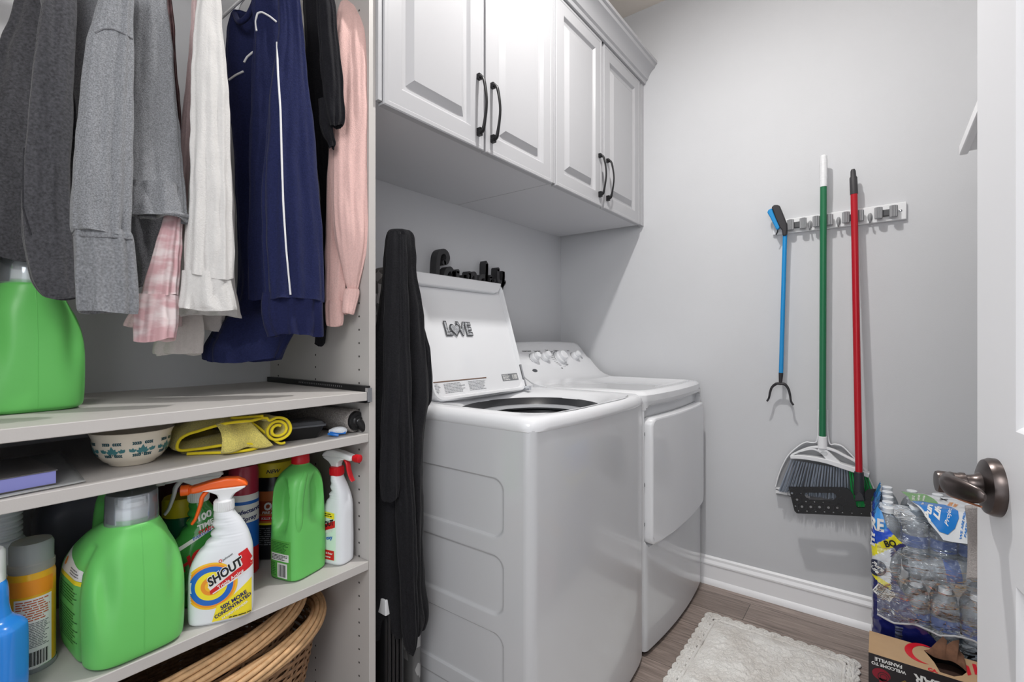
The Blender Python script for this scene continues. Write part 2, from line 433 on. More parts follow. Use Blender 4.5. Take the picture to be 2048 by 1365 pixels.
def cabinet(xa, xb, da, db, label, box=True):
    r = thing('wall_cabinet', label, 'cabinet', ((xa+xb)/2, YB, ZU), 0, 'wall cabinets over the washer and dryer')
    m = M(); m.box((xa, YD, ZU), (xb, YB-.001, ZT))
    part('body', m, CABIN, r, world=True, bev=.001)
    for a_, b_ in ((xa, da[0]-.002), (db[1]+.002, xb)): part('face_strip', M().box((a_, YD-.017, ZU), (b_, YD-.001, ZT)), CAB, r, world=True, bev=.001)
    for (a, b), hx in ((da, da[1]-.027), (db, db[0]+.027)):
        d = raised_door(a, b, ZU-.006, ZT-.005, YD, 'door', r)
        handle(hx, 1.722, 1.906, YD-.0205, d, 1)
xm = (xs[3]+xs[4])/2
cabinet(X2+.0005, xm-.0015, (xs[0], xs[1]), (xs[2], xs[3]), 'wall cabinet with two raised-panel doors beside the closet, larger in view')
cabinet(xm+.0015, XW-.03, (xs[4], xs[5]), (xs[6], XW-.05), 'wall cabinet with two raised-panel doors next to the broom wall')
fs = M(); fs.box((XW-.0295, YD-.02, ZU-.003), (XW-.001, YD+.0, ZT)); single('filler_strip', fs, CAB, 'narrow white filler strip between the right cabinet and the wall', 'filler')
# crown along the top of both cabinets, returned to the wall
cr = M(); prof = [(0, 0), (-.012, 0), (-.016, .012), (-.024, .018), (-.03, .035), (-.044, .055), (-.06, .066), (-.064, .078), (-.072, .082), (-.072, .096), (0, .096)]
rg = []
for xx in (X2+.001, XW-.001): rg.append([Vector((xx, YD-.018+a, ZT-.004+b)) for a, b in prof])
cr.rings(rg); cr.box((X2+.001, YD-.018, ZT+.01), (XW-.001, YB-.001, ZT+.09))
single('crown_moulding', cr, CAB, 'stepped crown moulding running along the top of the cabinets', 'moulding', ang=25)
# ------------------------------------------------------------------ washer
WX0, WX1, DX0, DX1 = .950, 1.634, 1.640, 2.302
FY = .662; BY = 1.33
def bow(x, x0, x1): t = (x-(x0+x1)/2)/((x1-x0)/2); return -.022*(1-t*t)
def front_outline(x0, x1, grow=0, yb=BY, r=.028):
    # plan outline of a washer or dryer: bowed front, soft vertical corners
    pts = []
    for i in range(9):
        a = PI+ (PI/2)*i/8; pts.append((x0-grow+r+r*math.cos(a), FY-grow+r+r*math.sin(a)))
    for i in range(1, 16):
        x = x0+r+(x1-x0-2*r)*i/16; pts.append((x, FY-grow+bow(x, x0, x1)))
    for i in range(9):
        a = -PI/2+(PI/2)*i/8; pts.append((x1+grow-r+r*math.cos(a), FY-grow+r+r*math.sin(a)))
    pts += [(x1+grow, yb), (x0-grow, yb)]
    # blend the bow into corners
    return pts
def body(x0, x1, side_panels):
    m = M(); o = front_outline(x0, x1)
    m.rings([[Vector((a, b, z)) for a, b in o] for z in (.018, .9)], True, True, True)
    return m
washer = thing('washing_machine', 'white top-load washing machine with its lid standing open', 'washing machine', ((WX0+WX1)/2, 1.0, 0))
m = M(); o = front_outline(WX0, WX1)
m.rings([[Vector((a, b, z)) for a, b in o[:-1]] for z in (.018, .9)], False, False, False)   # front and right wall
zs = (.018, .9)
m.add([(o[-2][0], o[-2][1], z) for z in zs]+[(o[-1][0], o[-1][1], z) for z in zs], [(0, 1, 3, 2)])
PAN = [(.749, 1.26, .618, .772), (.749, 1.26, .422, .576), (.749, 1.26, .226, .38), (.749, 1.26, .06, .186)]
def sidefn(u, v):
    y = o[0][1]+(BY-o[0][1])*u; z = .018+.882*v; d = 0
    for y0, y1, z0, z1 in PAN:
        r = .036; cy, cz = (y0+y1)/2, (z0+z1)/2
        qx = abs(y-cy)-((y1-y0)/2-r); qz = abs(z-cz)-((z1-z0)/2-r)
        sd = math.hypot(max(qx, 0), max(qz, 0))+min(max(qx, qz), 0)-r
        t = min(1, max(0, -sd/.007)); d = max(d, .0055*t*t*(3-2*t))
    return Vector((WX0+d, y, z))
m.grid(sidefn, 170, 330)
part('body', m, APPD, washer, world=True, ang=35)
# moulded top with an oval opening
OC = Vector((1.292, .905)); ORX, ORY = .262, .205
def top_ring(grow, n=96):
    out = front_outline(WX0, WX1, grow, yb=1.33)
    pts = []
    for j in range(n):
        a = 2*PI*j/n; d = Vector((math.cos(a), math.sin(a)))
        best = None
        for i in range(len(out)):
            p, q = Vector(out[i]), Vector(out[(i+1) % len(out)]); e = q-p
            den = d.x*e.y-d.y*e.x
            if abs(den) < 1e-9: continue
            w_ = p-OC; t = (w_.x*e.y-w_.y*e.x)/den; s = (w_.x*d.y-w_.y*d.x)/den
            if t > 0 and -1e-6 <= s <= 1+1e-6 and (best is None or t < best): best = t
        pts.append(OC+d*best)
    return pts
def oval(sx, sy, p=2.6, n=96, c=OC):
    out = []
    for j in range(n):
        a = 2*PI*j/n; ca, sa = math.cos(a), math.sin(a)
        out.append(Vector((c.x+sx*math.copysign(abs(ca)**(2/p), ca), c.y+sy*math.copysign(abs(sa)**(2/p), sa))))
    return out
T = M(); rr = []
a0, a1 = top_ring(-.002), top_ring(.0025)
def z3(pts, z): return [Vector((p.x, p.y, z)) for p in pts]
rr.append(z3(a0, .893)); rr.append(z3(a1, .897)); rr.append(z3(a1, .905))
for k, (g, z) in enumerate(((.001, .915), (-.004, .924), (-.012, .930), (-.024, .932))): rr.append(z3(top_ring(g), z))
i1, i2, i3, i4, i5 = oval(.292, .25, 5), oval(.282, .238, 4.5), oval(.262, .212, 3), oval(.235, .195, 2.2), oval(.228, .19, 2.1)
rr += [z3(i1, .932), z3(i2, .9305), z3(oval(.272, .226, 3.8), .927), z3(i3, .921), z3(oval(.25, .204, 2.5), .914), z3(oval(.244, .199, 2.3), .905)]
T.rings(rr, True, False, False)
part('top_deck', T, APPL, washer, world=True, ang=50)
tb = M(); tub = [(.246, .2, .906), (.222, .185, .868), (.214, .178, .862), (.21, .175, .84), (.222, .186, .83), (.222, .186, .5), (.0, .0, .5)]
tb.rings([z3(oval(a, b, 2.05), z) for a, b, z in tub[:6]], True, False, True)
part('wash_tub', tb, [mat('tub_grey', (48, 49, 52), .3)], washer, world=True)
tr = M(); tr.rings([z3(oval(a, b, 2.05), z) for a, b, z in ((.219, .183, .878), (.205, .17, .886), (.19, .156, .884), (.186, .152, .876), (.2, .165, .868))], True, False, False)
part('balance_ring', tr, mat('ring_grey', (178, 180, 184), .25), washer, world=True)
ag = M(); ag.lathe([(.09, .5), (.06, .56), (.035, .62), (.03, .8), (.02, .82)], 24, (OC.x, OC.y, 0))
part('agitator', ag, WHITEP, washer, world=True)
# console at the back of the washer (behind the open lid)
def console_sec(z_up=0):
    return [(1.085, .931), (1.12, .936), (1.15, .945), (1.178, .962), (1.205, .988), (1.232, 1.02), (1.257, 1.052), (1.277, 1.078), (1.292, 1.095), (1.305, 1.104), (1.325, 1.106), (1.345, 1.1), (1.35, 1.08), (1.35, .89), (1.085, .89)]
def console(x0, x1, arch=.012, ymin=0):
    m = M(); rg = []; n = 22; base = console_sec()
    for i in range(n+1):
        t = i/n; x = x0+(x1-x0)*t; k = 1-(2*t-1)**2
        e = min(t, 1-t)*(x1-x0); sq = 1-.02*max(0, 1-e/.02)**2
        rg.append([Vector((x, y, .93+(z-.93)*sq+(arch*k if z > .95 else 0)-(.012*max(0, 1-e/.03)**2 if z > 1.05 else 0))) for y, z in [(max(ymin, a_), b_) for a_, b_ in base]])
    m.rings(rg); return m
part('console', console(WX0+.01, WX1-.004, .012, 1.135), APPL, washer, world=True, ang=38)
# lid, opened back against the console
lid = M()
HB = Vector((0, 1.085, .928)); HT = Vector((0, 1.238, 1.347)); ldir = (HT-HB).normalized(); LN = Vector((0, -ldir.z, ldir.y))   # LN points to the viewer
LX0, LX1 = 1.03, 1.508; LH = (HT-HB).length
def LP(x, t, s=0): return Vector((x, 0, 0))+HB+ldir*t+LN*s
def lid_half(t): return ((LX1-LX0)/2)*(1+.13*(t/LH))
LC = 1.275
def lrect(ins, s, r=.03):
    out = []
    for a, b in rrect(-1, -1, 1, 1, .0001, 0) if False else rrect(0, 0, 1, 1, .07, 6):
        t = ins+(LH-2*ins)*b; hw = lid_half(t)-ins; out.append(LP(LC+hw*(2*a-1), t, s))
    return out
lid.rings([lrect(.012, -.026), lrect(.0, -.02), lrect(0, .004), lrect(.003, .008), lrect(.010, .008), lrect(.013, .002), lrect(.016, -.004)], True, True, True)
part('lid', lid, APPL, washer, world=True, ang=40)
lidm = bpy.data.objects['lid']
lp = M()
pts = [(LC-.29, LH-.004), (LC-.29, LH-.032), (LC-.245, LH-.034), (LC-.215, LH-.05), (LC+.2, LH-.05), (LC+.225, LH-.045), (LC+.245, LH-.028), (LC+.262, LH-.004)]
fa = [LP(a, b, -.004) for a, b in pts]; fb = [LP(a, b, .014) for a, b in pts]
lp.rings([fa, fb]); part('lid_lip', lp, APPL, lidm, world=True, bev=.004)
lr_ = M(); lr_.tube([LP(LC+lid_half(t)-.006, t, .004) for t in (0.015, .06, .1)], .006, 8)
lr_.box((LX1-.012, 1.06, .93), (LX1+.004, 1.10, .945))
part('lid_hinge', lr_, CHROME, lidm, world=True)
# sticker and printed warnings on the inside of the lid
ex, ey = Vector((1, 0, 0)), ldir
GL = mat('glitter_silver', (176, 178, 182), .35, .5, nscale=260, namt=.7, bump=1, bscale=500)
GLD = mat('sticker_outline', (62, 63, 66), .5)
lo = LP(LC-.052, LH*.545)
LV = []
def heart2(cx, cy, s):
    return poly2([(cx+s*.062*16*math.sin(t)**3, cy+s*.062*(13*math.cos(t)-5*math.cos(2*t)-2*math.cos(3*t)-math.cos(4*t))) for t in [2*PI*i/28 for i in range(28)]], 1)
for sz, bo, mi, ly in ((.058, .07, 0, 0), (.058, .02, 1, 1)):
    for ch, xx in (('L', -.047), ('V', .021), ('E', .055)): LV.append((text2(ch, sz*1.12, 0, bo, x=xx, sx=.95), mi, ly))
LV.append((heart2(-.013, -.001, .027), 0, 2)); LV.append((heart2(-.013, -.001, .021), 1, 3))
plane_art(LV, lo, ex, ey, .0006, lidm, 'sticker', [GLD, GL], label='glittery grey LOVE sticker')
WL = []
for i, (a, b) in enumerate(((-.30, -.19), (-.185, -.075), (-.07, .03))):
    yy = .012; WL.append((lines2(a+.004, yy, b-.006, yy+.034, 7, .25, .3), 1, 1))
WL.append((rect2(-.30, .05, .032, .0535, 1), 2, 1)); WL.append((text2('WARNING', .008, 0, .02, x=-.25, y=.046), 1, 1))
WL.append((rect2(.12, .032, .215, .058, 1), 1, 0)); WL.append((lines2(.124, .034, .168, .056, 5), 3, 1)); WL.append((bars2(.18, .036, .21, .054), 3, 1))
WL = [(( [(p+.02, q) for p, q in a[0]], a[1]), mi, l) for a, mi, l in WL]
plane_art(WL, LP(LC-.02, .012, -.0035), ex, ey, .0004, lidm, 'warning_labels', [PAPER, INKG, mat('brown_line', (120, 95, 80), .6), PAPER], label='grey printed warning labels')

# ------------------------------------------------------------------ dryer
dryer = thing('clothes_dryer', 'white front-load dryer in the corner, control knobs on its console', 'dryer', ((DX0+DX1)/2, 1.0, 0))
# body front is built as a height field so that the door sits in a real recess
def dfront(x, z):
    y = FY+bow(x, DX0, DX1)
    def sd(x0, x1, z0, z1, r):
        qx = abs(x-(x0+x1)/2)-((x1-x0)/2-r); qz = abs(z-(z0+z1)/2)-((z1-z0)/2-r)
        return math.hypot(max(qx, 0), max(qz, 0))+min(max(qx, qz), 0)-r
    t = min(1, max(0, -sd(DX0+.008, DX1-.03, .384, .887, .03)/.006)); y += .020*t
    return y
db = M()
def dgrid(u, v):
    x = DX0+(DX1-DX0)*u; z = .018+.882*v; e = min(u, 1-u)*(DX1-DX0); y = dfront(x, z)
    if e < .02: y += .02-math.sqrt(max(0, .02**2-(.02-e)**2))
    return Vector((x, y, z))
db.grid(dgrid, 120, 200)
a = dgrid(0, 0); 
for x in (DX0, DX1): db.add([(x, FY+.02, .018), (x, BY, .018), (x, BY, .9), (x, FY+.02, .9)], [(0, 1, 2, 3)])
db.add([(DX0, BY, .018), (DX1, BY, .018), (DX1, BY, .9), (DX0, BY, .9)], [(0, 1, 2, 3)])
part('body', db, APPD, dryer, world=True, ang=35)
dd_ = M(); rg = []
for ins, d in ((0, .018), (0, -.012), (.003, -.017), (.008, -.0185)):
    rg.append([Vector((x, FY+bow(x, DX0, DX1)+d, z)) for x, z in [(p, q) for p, q in rrect(DX0+.016+ins, .392+ins, DX1-.038-ins, .842-ins, .028, 6)]])
def dens(r):   # subdivide so that the door follows the bow
    out = []
    for i in range(len(r)):
        p, q = r[i], r[(i+1) % len(r)]; n = max(1, int((p-q).length/.04))
        out += [p.lerp(q, k/n) for k in range(n)]
    for p in out: pass
    return out
base = dens(rg[0]); rings_ = []
for ri, (ins, d) in enumerate(((0, .018), (0, -.012), (.003, -.017), (.008, -.0185))):
    r0 = dens(rg[0]); cx, cz = (DX0+DX1)/2, .617; out = []
    for p in r0:
        hx, hz = (DX1-DX0)/2, .225
        x = cx+(p.x-cx)*(1-ins/hx); z = cz+(p.z-cz)*(1-ins/hz); out.append(Vector((x, FY+bow(x, DX0, DX1)+d, z)))
    rings_.append(out)
dd_.rings(rings_, True, False, False)
xs_ = [DX0+.024+(DX1-.046-DX0-.024)*i/30 for i in range(31)]
last = rings_[-1]
# close the face with vertical strips cut by the rounded outline
zmax, zmin = max(p.z for p in last), min(p.z for p in last); xmin, xmax = min(p.x for p in last), max(p.x for p in last); r_ = .026
def face(u, v):
    x = xmin+(xmax-xmin)*u; e = min(x-xmin, xmax-x); c = 0 if e > r_ else r_-math.sqrt(max(0, r_*r_-(r_-e)**2))
    lo_, hi_ = zmin+c, zmax-c; z = lo_+(hi_-lo_)*v
    return Vector((x, FY+bow(x, DX0, DX1)-.0185, z))
dd_.grid(face, 90, 6)
ddo = part('door', dd_, APPL, dryer, world=True, ang=40)
hs = M().box((DX0+.02, FY-.03, .842), (DX1-.045, FY-.016, .848)); 
for z in (.46, .6, .78): part('hinge_screw', M().box((DX0+.009, FY+.006, z), (DX0+.014, FY+.02, z+.012)), GREYP, dryer, world=True)
# top of the dryer
TD = M(); rr = []
def dout(g, yb=1.16):
    return [Vector((a+0, b)) for a, b in front_outline(DX0, DX1, g, yb=yb, r=.03)]
for g, z in ((-.004, .893), (.0, .897), (.0, .908), (-.001, .922), (-.010, .931), (-.024, .936)): rr.append([Vector((p.x, p.y, z)) for p in dout(g, 1.18+g)])
for g, z in ((-.04, .936), (-.046, .933)): rr.append([Vector((p.x, p.y, z)) for p in dout(g, 1.18+g)])
TD.rings(rr, True, True, True)
part('top_panel', TD, APPL, dryer, world=True, ang=40)
con = console(DX0+.0, DX1-.0, .006)
part('console', con, APPL, dryer, world=True, ang=38)
cs0, cs1 = Vector((0, 1.195, .955)), Vector((0, 1.28, 1.078)); cu = (cs1-cs0).normalized(); cn = Vector((0, -cu.z, cu.y))
CM = con.bvh()
def on_con(u, v):
    r = ray(u, v); h = CM.ray_cast(O, r.normalized()); return h[0]
def knob(c, R, label=None):
    k = M(); n = cn; b1 = Vector((1, 0, 0)); b2 = n.cross(b1)
    RM = Matrix((b1, -b2, n)).transposed()
    k.lathe([(R*1.06, -.004), (R*1.06, .002), (R, .003), (R*.96, .014), (R*.86, .018), (R*.72, .019), (R*.68, .034), (R*.6, .037), (.0005, .037)], 36, c, RM)
    k.add([RM@Vector(p)+c for p in ((-.004, 0, .019), (.004, 0, .019), (.004, R*.9, .019), (-.004, R*.9, .019), (-.002, 0, .03), (.002, 0, .03), (.002, R*.88, .026), (-.002, R*.88, .026))], [(0,1,5,4),(1,2,6,5),(2,3,7,6),(3,0,4,7),(4,5,6,7)])
    kn = part('knob', k, APPL, dryer, world=True, ang=30, label=label)
    rn = M(); rn.lathe([(R*1.07, -.001), (R*1.14, .0015), (R*1.2, .0005)], 36, c, RM, cap0=False, cap1=False)
    part('knob_ring', rn, CHROME, kn, world=True)
for (u, v, R, lb) in ((1067, 718, .023, None), (1088, 716, .023, None), (1119, 717, .034, 'large timer knob'), (1148, 714, .022, None)): knob(on_con(u, v), R, lb)
for (u, v, a, b, nm, mt) in ((1070, 742, .018, .009, 'badge', mat('badge_grey', (96, 98, 102), .3, .6)), (1163, 716, .008, .008, 'indicator_button', CHROME)):
    c = on_con(u, v); q = M(); b1 = Vector((1, 0, 0)); b2 = cn.cross(b1)
    q.rings([[c+b1*a*s*math.cos(2*PI*j/28)+b2*b*s*math.sin(2*PI*j/28)+cn*h for j in range(28)] for s, h in ((1, -.003), (1, .001), (.85, .0022))])
    part(nm, q, mt, dryer, world=True)
it = []
c0 = on_con(1119, 717)
for i in range(22):
    a = math.radians(-60+300*i/21+60); r1 = .045
    x, y = r1*math.cos(a), r1*math.sin(a); sg = 1 if x > 0 else -1
    if abs(x) < .012: it.append((text2('mm', .006, x=x, y=y+.004*(1 if y > 0 else -1)), 0, 0))
    else: it.append((lines2(min(x, x+sg*.022), y-.002, max(x, x+sg*.022), y+.002, 1, .2, .5), 0, 0))
for (u, v, txt) in ((1053, 703, 'Wrinkle Control'), (1074, 703, 'Temperature'), (1093, 701, 'Timed'), (1112, 702, 'Sensor'), (1136, 702, 'Signal'), (1159, 709, 'Start'), (1124, 737, 'Off')):
    c = on_con(u, v)-c0; it.append((text2(txt, .0095, 0, .02, x=c.x, y=c.dot(cu)), 0, 0))
mk = M()
for art, mi, ly in it:
    out = []
    for a_, b_ in art[0]:
        p_ = c0+Vector((1, 0, 0))*a_+cu*b_+cn*.05; h_ = CM.ray_cast(p_, -cn); out.append((h_[0] if h_[0] else p_-cn*.05)+cn*.0006)
    mk.add(out, art[1], 0)
part('printed_markings', mk, [INK], dryer, world=True, fix=False, label='small grey printed console words')

# feet, all hidden in the shadow gap
for r, x0, x1 in ((washer, WX0, WX1), (dryer, DX0, DX1)):
    for x in (x0+.05, x1-.05):
        for y in (FY+.06, BY-.06):
            part('foot', M().lathe([(.02, 0), (.02, .01), (.012, .012), (.012, .02)], 16, (x, y, 0)), DARK, r, world=True)

# ------------------------------------------------------------------ black script sign on the console
SG = mat('sign_black_wood', (58, 58, 60), .6, nscale=14, namt=.2)
def stroke(m, pts, w_, y0=1.345, y1=1.378, sub=5):
    P, _ = resample([Vector((a, 0, b)) for a, b in pts], [w_]*len(pts), sub); L_ = []; R_ = []
    for i, p in enumerate(P):
        t = (P[min(i+1, len(P)-1)]-P[max(i-1, 0)]); t = t.normalized() if t.length > 1e-6 else Vector((1, 0, 0)); n = Vector((-t.z, 0, t.x))
        L_.append((p.x+n.x*w_, p.z+n.z*w_)); R_.append((p.x-n.x*w_, p.z-n.z*w_))
    e0, e1 = P[0], P[-1]
    rg = []
    for (a, b), (c, d) in zip(L_, R_): rg.append([Vector((a, y0, b)), Vector((c, y0, d)), Vector((c, y1, d)), Vector((a, y1, b))])
    m.rings(rg)
    for e in (e0, e1): m.lathe([(w_, 0), (w_, y1-y0)], 16, (e.x, y0, e.z), Matrix(((1, 0, 0), (0, 0, 1), (0, 1, 0))))
sg = M()
def S(pts, w_=.0088):
    q = []
    for a, b in pts:
        p = at(850+a*.0879, 480+b*.0879, y=1.397); q.append((p.x, p.z))
    stroke(sg, q, w_, 1.397, YB-.001)
S([(440, 520), (500, 500), (530, 400), (490, 295), (410, 262), (335, 330), (305, 500), (295, 700), (290, 900), (330, 1040), (420, 1060), (480, 1010)], .0102)
S([(650, 760), (590, 665), (520, 690), (470, 800), (470, 960), (530, 1060), (610, 1020), (655, 900), (665, 720), (670, 960), (720, 1060)], .0098)
S([(755, 715), (748, 900), (770, 1040), (840, 1080), (900, 1000), (912, 800), (905, 960), (940, 1080)])
S([(1020, 760), (1012, 900), (1005, 1080), (1030, 900), (1080, 790), (1140, 775), (1160, 880), (1150, 1080), (1190, 1110)])
S([(1400, 850), (1320, 830), (1260, 880), (1240, 1000), (1290, 1100), (1370, 1060), (1400, 900), (1412, 520), (1405, 900), (1400, 1080), (1440, 1120)])
S([(1500, 840), (1512, 960), (1505, 1120), (1520, 960), (1580, 930)])
S([(1672, 670), (1668, 850), (1700, 960), (1765, 960), (1790, 860), (1788, 720), (1785, 900), (1760, 1080), (1700, 1230), (1640, 1200), (1660, 1120), (1790, 1010), (1815, 960)])
single('script_sign', sg, SG, 'black wooden script sign reading Laundry on the wall behind the washer lid', 'sign', ang=30)
# ------------------------------------------------------------------ clothes
def fabric(name, rgb, nscale=220, namt=.25, bump=.5, sheen=.25, big=0):
    return mat(name, rgb, .92, nscale=nscale, namt=namt, bump=bump, bscale=420, spec=.12, sheen=sheen*(.25 if sum(rgb) < 200 else 1))
F_CHAR = fabric('charcoal_fleece', (74, 74, 78), 260, .35)
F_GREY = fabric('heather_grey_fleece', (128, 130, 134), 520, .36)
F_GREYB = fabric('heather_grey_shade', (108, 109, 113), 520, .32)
F_RIB = mat('grey_ribbing', (124, 126, 130), .9, nscale=300, namt=.3, bump=.3, bscale=300, spec=.15, sheen=.2)
F_MAROON = fabric('maroon_print', (82, 58, 60), 60, .5)
F_PINK = fabric('pink_jersey', (224, 186, 180), 300, .06)
F_WHITE = fabric('white_jersey', (208, 206, 204), 200, .03)
F_CREAM = fabric('pale_stone_jersey', (205, 198, 194), 200, .04)
F_NAVY = fabric('navy_fleece', (34, 39, 74), 300, .18)
F_NAVYD = fabric('navy_rib', (32, 36, 70), 300, .15)
F_BLACK = fabric('black_jersey', (28, 28, 32), 300, .2)
F_BLACK2 = fabric('black_hoodie_fleece', (31, 31, 34), 300, .25)
PIPE = mat('white_piping', (228, 228, 230), .6)
def tiedye():
    m = bpy.data.materials.new('pink_tie_dye'); m.use_nodes = True; N = m.node_tree.nodes; L = m.node_tree.links; b = N['Principled BSDF']
    tc = N.new('ShaderNodeTexCoord'); mp = N.new('ShaderNodeMapping'); mp.inputs['Scale'].default_value = (1, 1, 2.2); L.new(tc.outputs['Object'], mp.inputs[0])
    n = N.new('ShaderNodeTexNoise'); n.inputs['Scale'].default_value = 22; n.inputs['Detail'].default_value = 3; L.new(mp.outputs[0], n.inputs[0])
    r = N.new('ShaderNodeValToRGB'); r.color_ramp.elements[0].position = .42; r.color_ramp.elements[1].position = .62
    r.color_ramp.elements[0].color = (*lin((206, 166, 170)), 1); r.color_ramp.elements[1].color = (*lin((228, 214, 214)), 1)
    L.new(n.outputs['Fac'], r.inputs[0]); L.new(r.outputs[0], b.inputs['Base Color']); b.inputs['Roughness'].default_value = .9
    return m
F_TIE = tiedye()

FV = .45
def cloth(rows, y=None, x=None, thick=.45, folds=((3, .05, 0), (5, .04, 1)), wr=.004, n=96, m=70, seed=0, hollow=.03, rim=0, tmax=.05, top_cap=True, drift=1.5, smooth=True):
    """a hanging piece of cloth: rows are (v, left u, right u[, depth plane y]) of its outline where it hangs; wide across, folded, hollow below"""
    SEC = []
    for r in rows:
        v, a, b = r[0], r[1], r[2]; yy = r[3] if len(r) > 3 else y
        c = at((a+b)/2, v, y=yy) if x is None else at((a+b)/2, v, x=x)
        d = Vector((c.x, c.y, 0)); dep = C_*c.x+math.sin(YAW)*c.y; cosp = dep/d.length
        w_ = (b-a)/2*dep*cosp/FPX
        SEC.append((c.x, c.y, c.z, w_))
    if smooth: SEC = cat(SEC, max(2, m//(len(SEC)-1)))
    rg = []; dn_ = len(SEC)
    for i, (cx, cy, cz, w_) in enumerate(SEC):
        t = i/(dn_-1); d = Vector((cx, cy)).normalized(); ax = Vector((d.y, -d.x)); th = min(w_*thick, tmax)
        ring = []
        for j in range(n):
            a = 2*PI*j/n; ca, sa = math.cos(a), math.sin(a)
            q = 0
            for k, amp, ph in folds:
                q += amp*math.sin(k*a+ph+drift*math.sin(t*3.1+ph))*(.35+.65*t)
            q += FV*noise.noise(Vector((math.cos(a)*2.6+seed*5, math.sin(a)*2.6, cz*2.2)))*(.5+.5*t)+FV*.3*noise.noise(Vector((math.cos(a)*4+seed*5, math.sin(a)*4, cz*11)))*(.4+.6*t)
            # folds push mostly through the thickness so the outline holds
            px_ = ca*w_*(1+.25*q); py_ = math.copysign(abs(sa)**.85, sa)*th*(1+1.6*q)+q*w_*.25*(-sa if abs(sa) > .1 else 0)
            p = Vector((cx+ax.x*px_+d.x*py_, cy+ax.y*px_+d.y*py_, cz))
            if wr:
                nz = noise.noise(Vector((p.x*22+seed*7, p.y*22, p.z*7)))+.5*noise.noise(Vector((p.x*55, p.y*55+seed*3, p.z*26)))
                o = ax*ca*w_+d*sa*th; o = o.normalized() if o.length > 1e-5 else d
                p.x += o.x*nz*wr; p.y += o.y*nz*wr
                if i == dn_-1 or t > .92: p.z += (nz*.8+.9*math.sin(a*2+seed))*wr*max(0, (t-.92)/.08)
            ring.append(p)
        rg.append(ring)
    if hollow:
        last = rg[-1]; c = sum(last, Vector())/n
        for s, dz in ((.93, .001), (.88, .01), (.8, hollow)):
            rg.append([Vector((c.x+(p.x-c.x)*s, c.y+(p.y-c.y)*s, p.z+dz)) for p in last])
    mm = M(); mm.rings(rg, True, top_cap, True); return mm
def band(rows, src, **k): return cloth(rows, **k)
def surf_tube(bvh, pix, r, parent, name, mt, flat=None, n=8, off=.0, label=None, sub=4):
    P = []
    for i in range(len(pix)-1):
        for k in range(sub):
            t = k/sub; P.append((pix[i][0]*(1-t)+pix[i+1][0]*t, pix[i][1]*(1-t)+pix[i+1][1]*t))
    P.append(pix[-1]); out = []
    for u, v in P:
        h = bvh.ray_cast(O, ray(u, v).normalized())
        if h[0] is not None: out.append(h[0]-ray(u, v).normalized()*off)
    if len(out) < 2: return None
    for i in range(1, len(out)-1): out[i] = (out[i-1]+out[i]*2+out[i+1])/4
    m = M(); m.tube(out, r, n); return part(name, m, mt, parent, world=True, label=label)
def garment(name, label, cat_, y, xx): return thing(name, label, cat_, (xx, y, 1.1), 0, 'clothes hanging in the closet')
def hanger(g, x, y0=1.0, y1=1.38):
    h = M(); zc = 1.985
    h.tube([(x, y0+.02, zc-.1), (x, 1.19, zc-.03), (x, y1-.02, zc-.1), (x, y0+.02, zc-.1)], .0035, 8)
    h.tube([(x, 1.19, zc-.03), (x, 1.19, zc+.01), (x, 1.185, zc+.03), (x, 1.2, zc+.052), (x, 1.216, zc+.035)], .002, 8)
    tag(part('clothes_hanger', h, WHITEP), 'white plastic hanger on the rod', 'hanger', 'hangers on the closet rod')

# 1 charcoal hoodie at far left
g = garment('sweatshirt', 'charcoal fleece hoodie hanging leftmost, over the green jug', 'sweatshirt', 1.12, .14)
bd = cloth([(-60, 92, 200), (0, 40, 190), (60, 22, 188), (130, -4, 186), (300, -40, 178), (400, -60, 175), (480, -60, 172), (522, -50, 165)], y=1.14, thick=.4, tmax=.06, folds=((4, .16, .4), (7, .10, 2.), (11, .03, 0)), wr=.004, n=140, seed=1, rim=0)
part('torso', bd, F_CHAR, g, world=True, ang=80)
sl_ = cloth([(-60, 92, 150), (60, 75, 150), (200, 60, 142), (350, 45, 140), (480, 42, 146), (560, 60, 150), (598, 88, 153)], y=1.05, thick=.5, folds=((3, .12, 1.), (5, .08, 0)), seed=2, wr=.003)
part('sleeve', sl_, F_CHAR, g, world=True, ang=80)
surf_tube(sl_.bvh(), [(52, 225), (48, 320), (46, 420), (62, 470)], .0014, g, 'seam', fabric('charcoal_seam', (56, 56, 60)))
# 2 grey raw hem sweatshirt
g = garment('sweatshirt', 'heather grey sweatshirt with a curled raw hem and ribbed cuff', 'sweatshirt', 1.02, .32)
hd = cloth([(-60, 92, 300), (0, 90, 290), (40, 88, 262), (90, 118, 240), (150, 140, 225), (230, 152, 218), (330, 155, 215)], y=1.10, thick=.35, tmax=.045, folds=((3, .22, 1.2), (6, .12, 0)), seed=3, wr=.004, n=120)
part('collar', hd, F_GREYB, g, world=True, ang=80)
bd = cloth([(-60, 262, 328, 1.04), (0, 262, 333, 1.04), (100, 258, 345, 1.04), (250, 252, 360, 1.04), (350, 250, 368, 1.03), (405, 248, 374, 1.02), (428, 244, 379, 1.02), (436, 241, 380, 1.02)], y=1.04, thick=.42, tmax=.05, folds=((3, .22, .8), (5, .16, 2.4)), seed=4, wr=.0035, n=140, hollow=.06)
part('torso', bd, F_GREY, g, world=True, ang=80)
un = cloth([(300, 256, 345), (440, 252, 344), (500, 262, 338), (545, 270, 332), (578, 266, 300)], y=1.10, thick=.4, folds=((3, .2, 0), (6, .12, 1)), seed=5, wr=.006, n=110)
part('lining', un, F_GREYB, g, world=True, ang=80, label='darker grey terry inside of the hem')
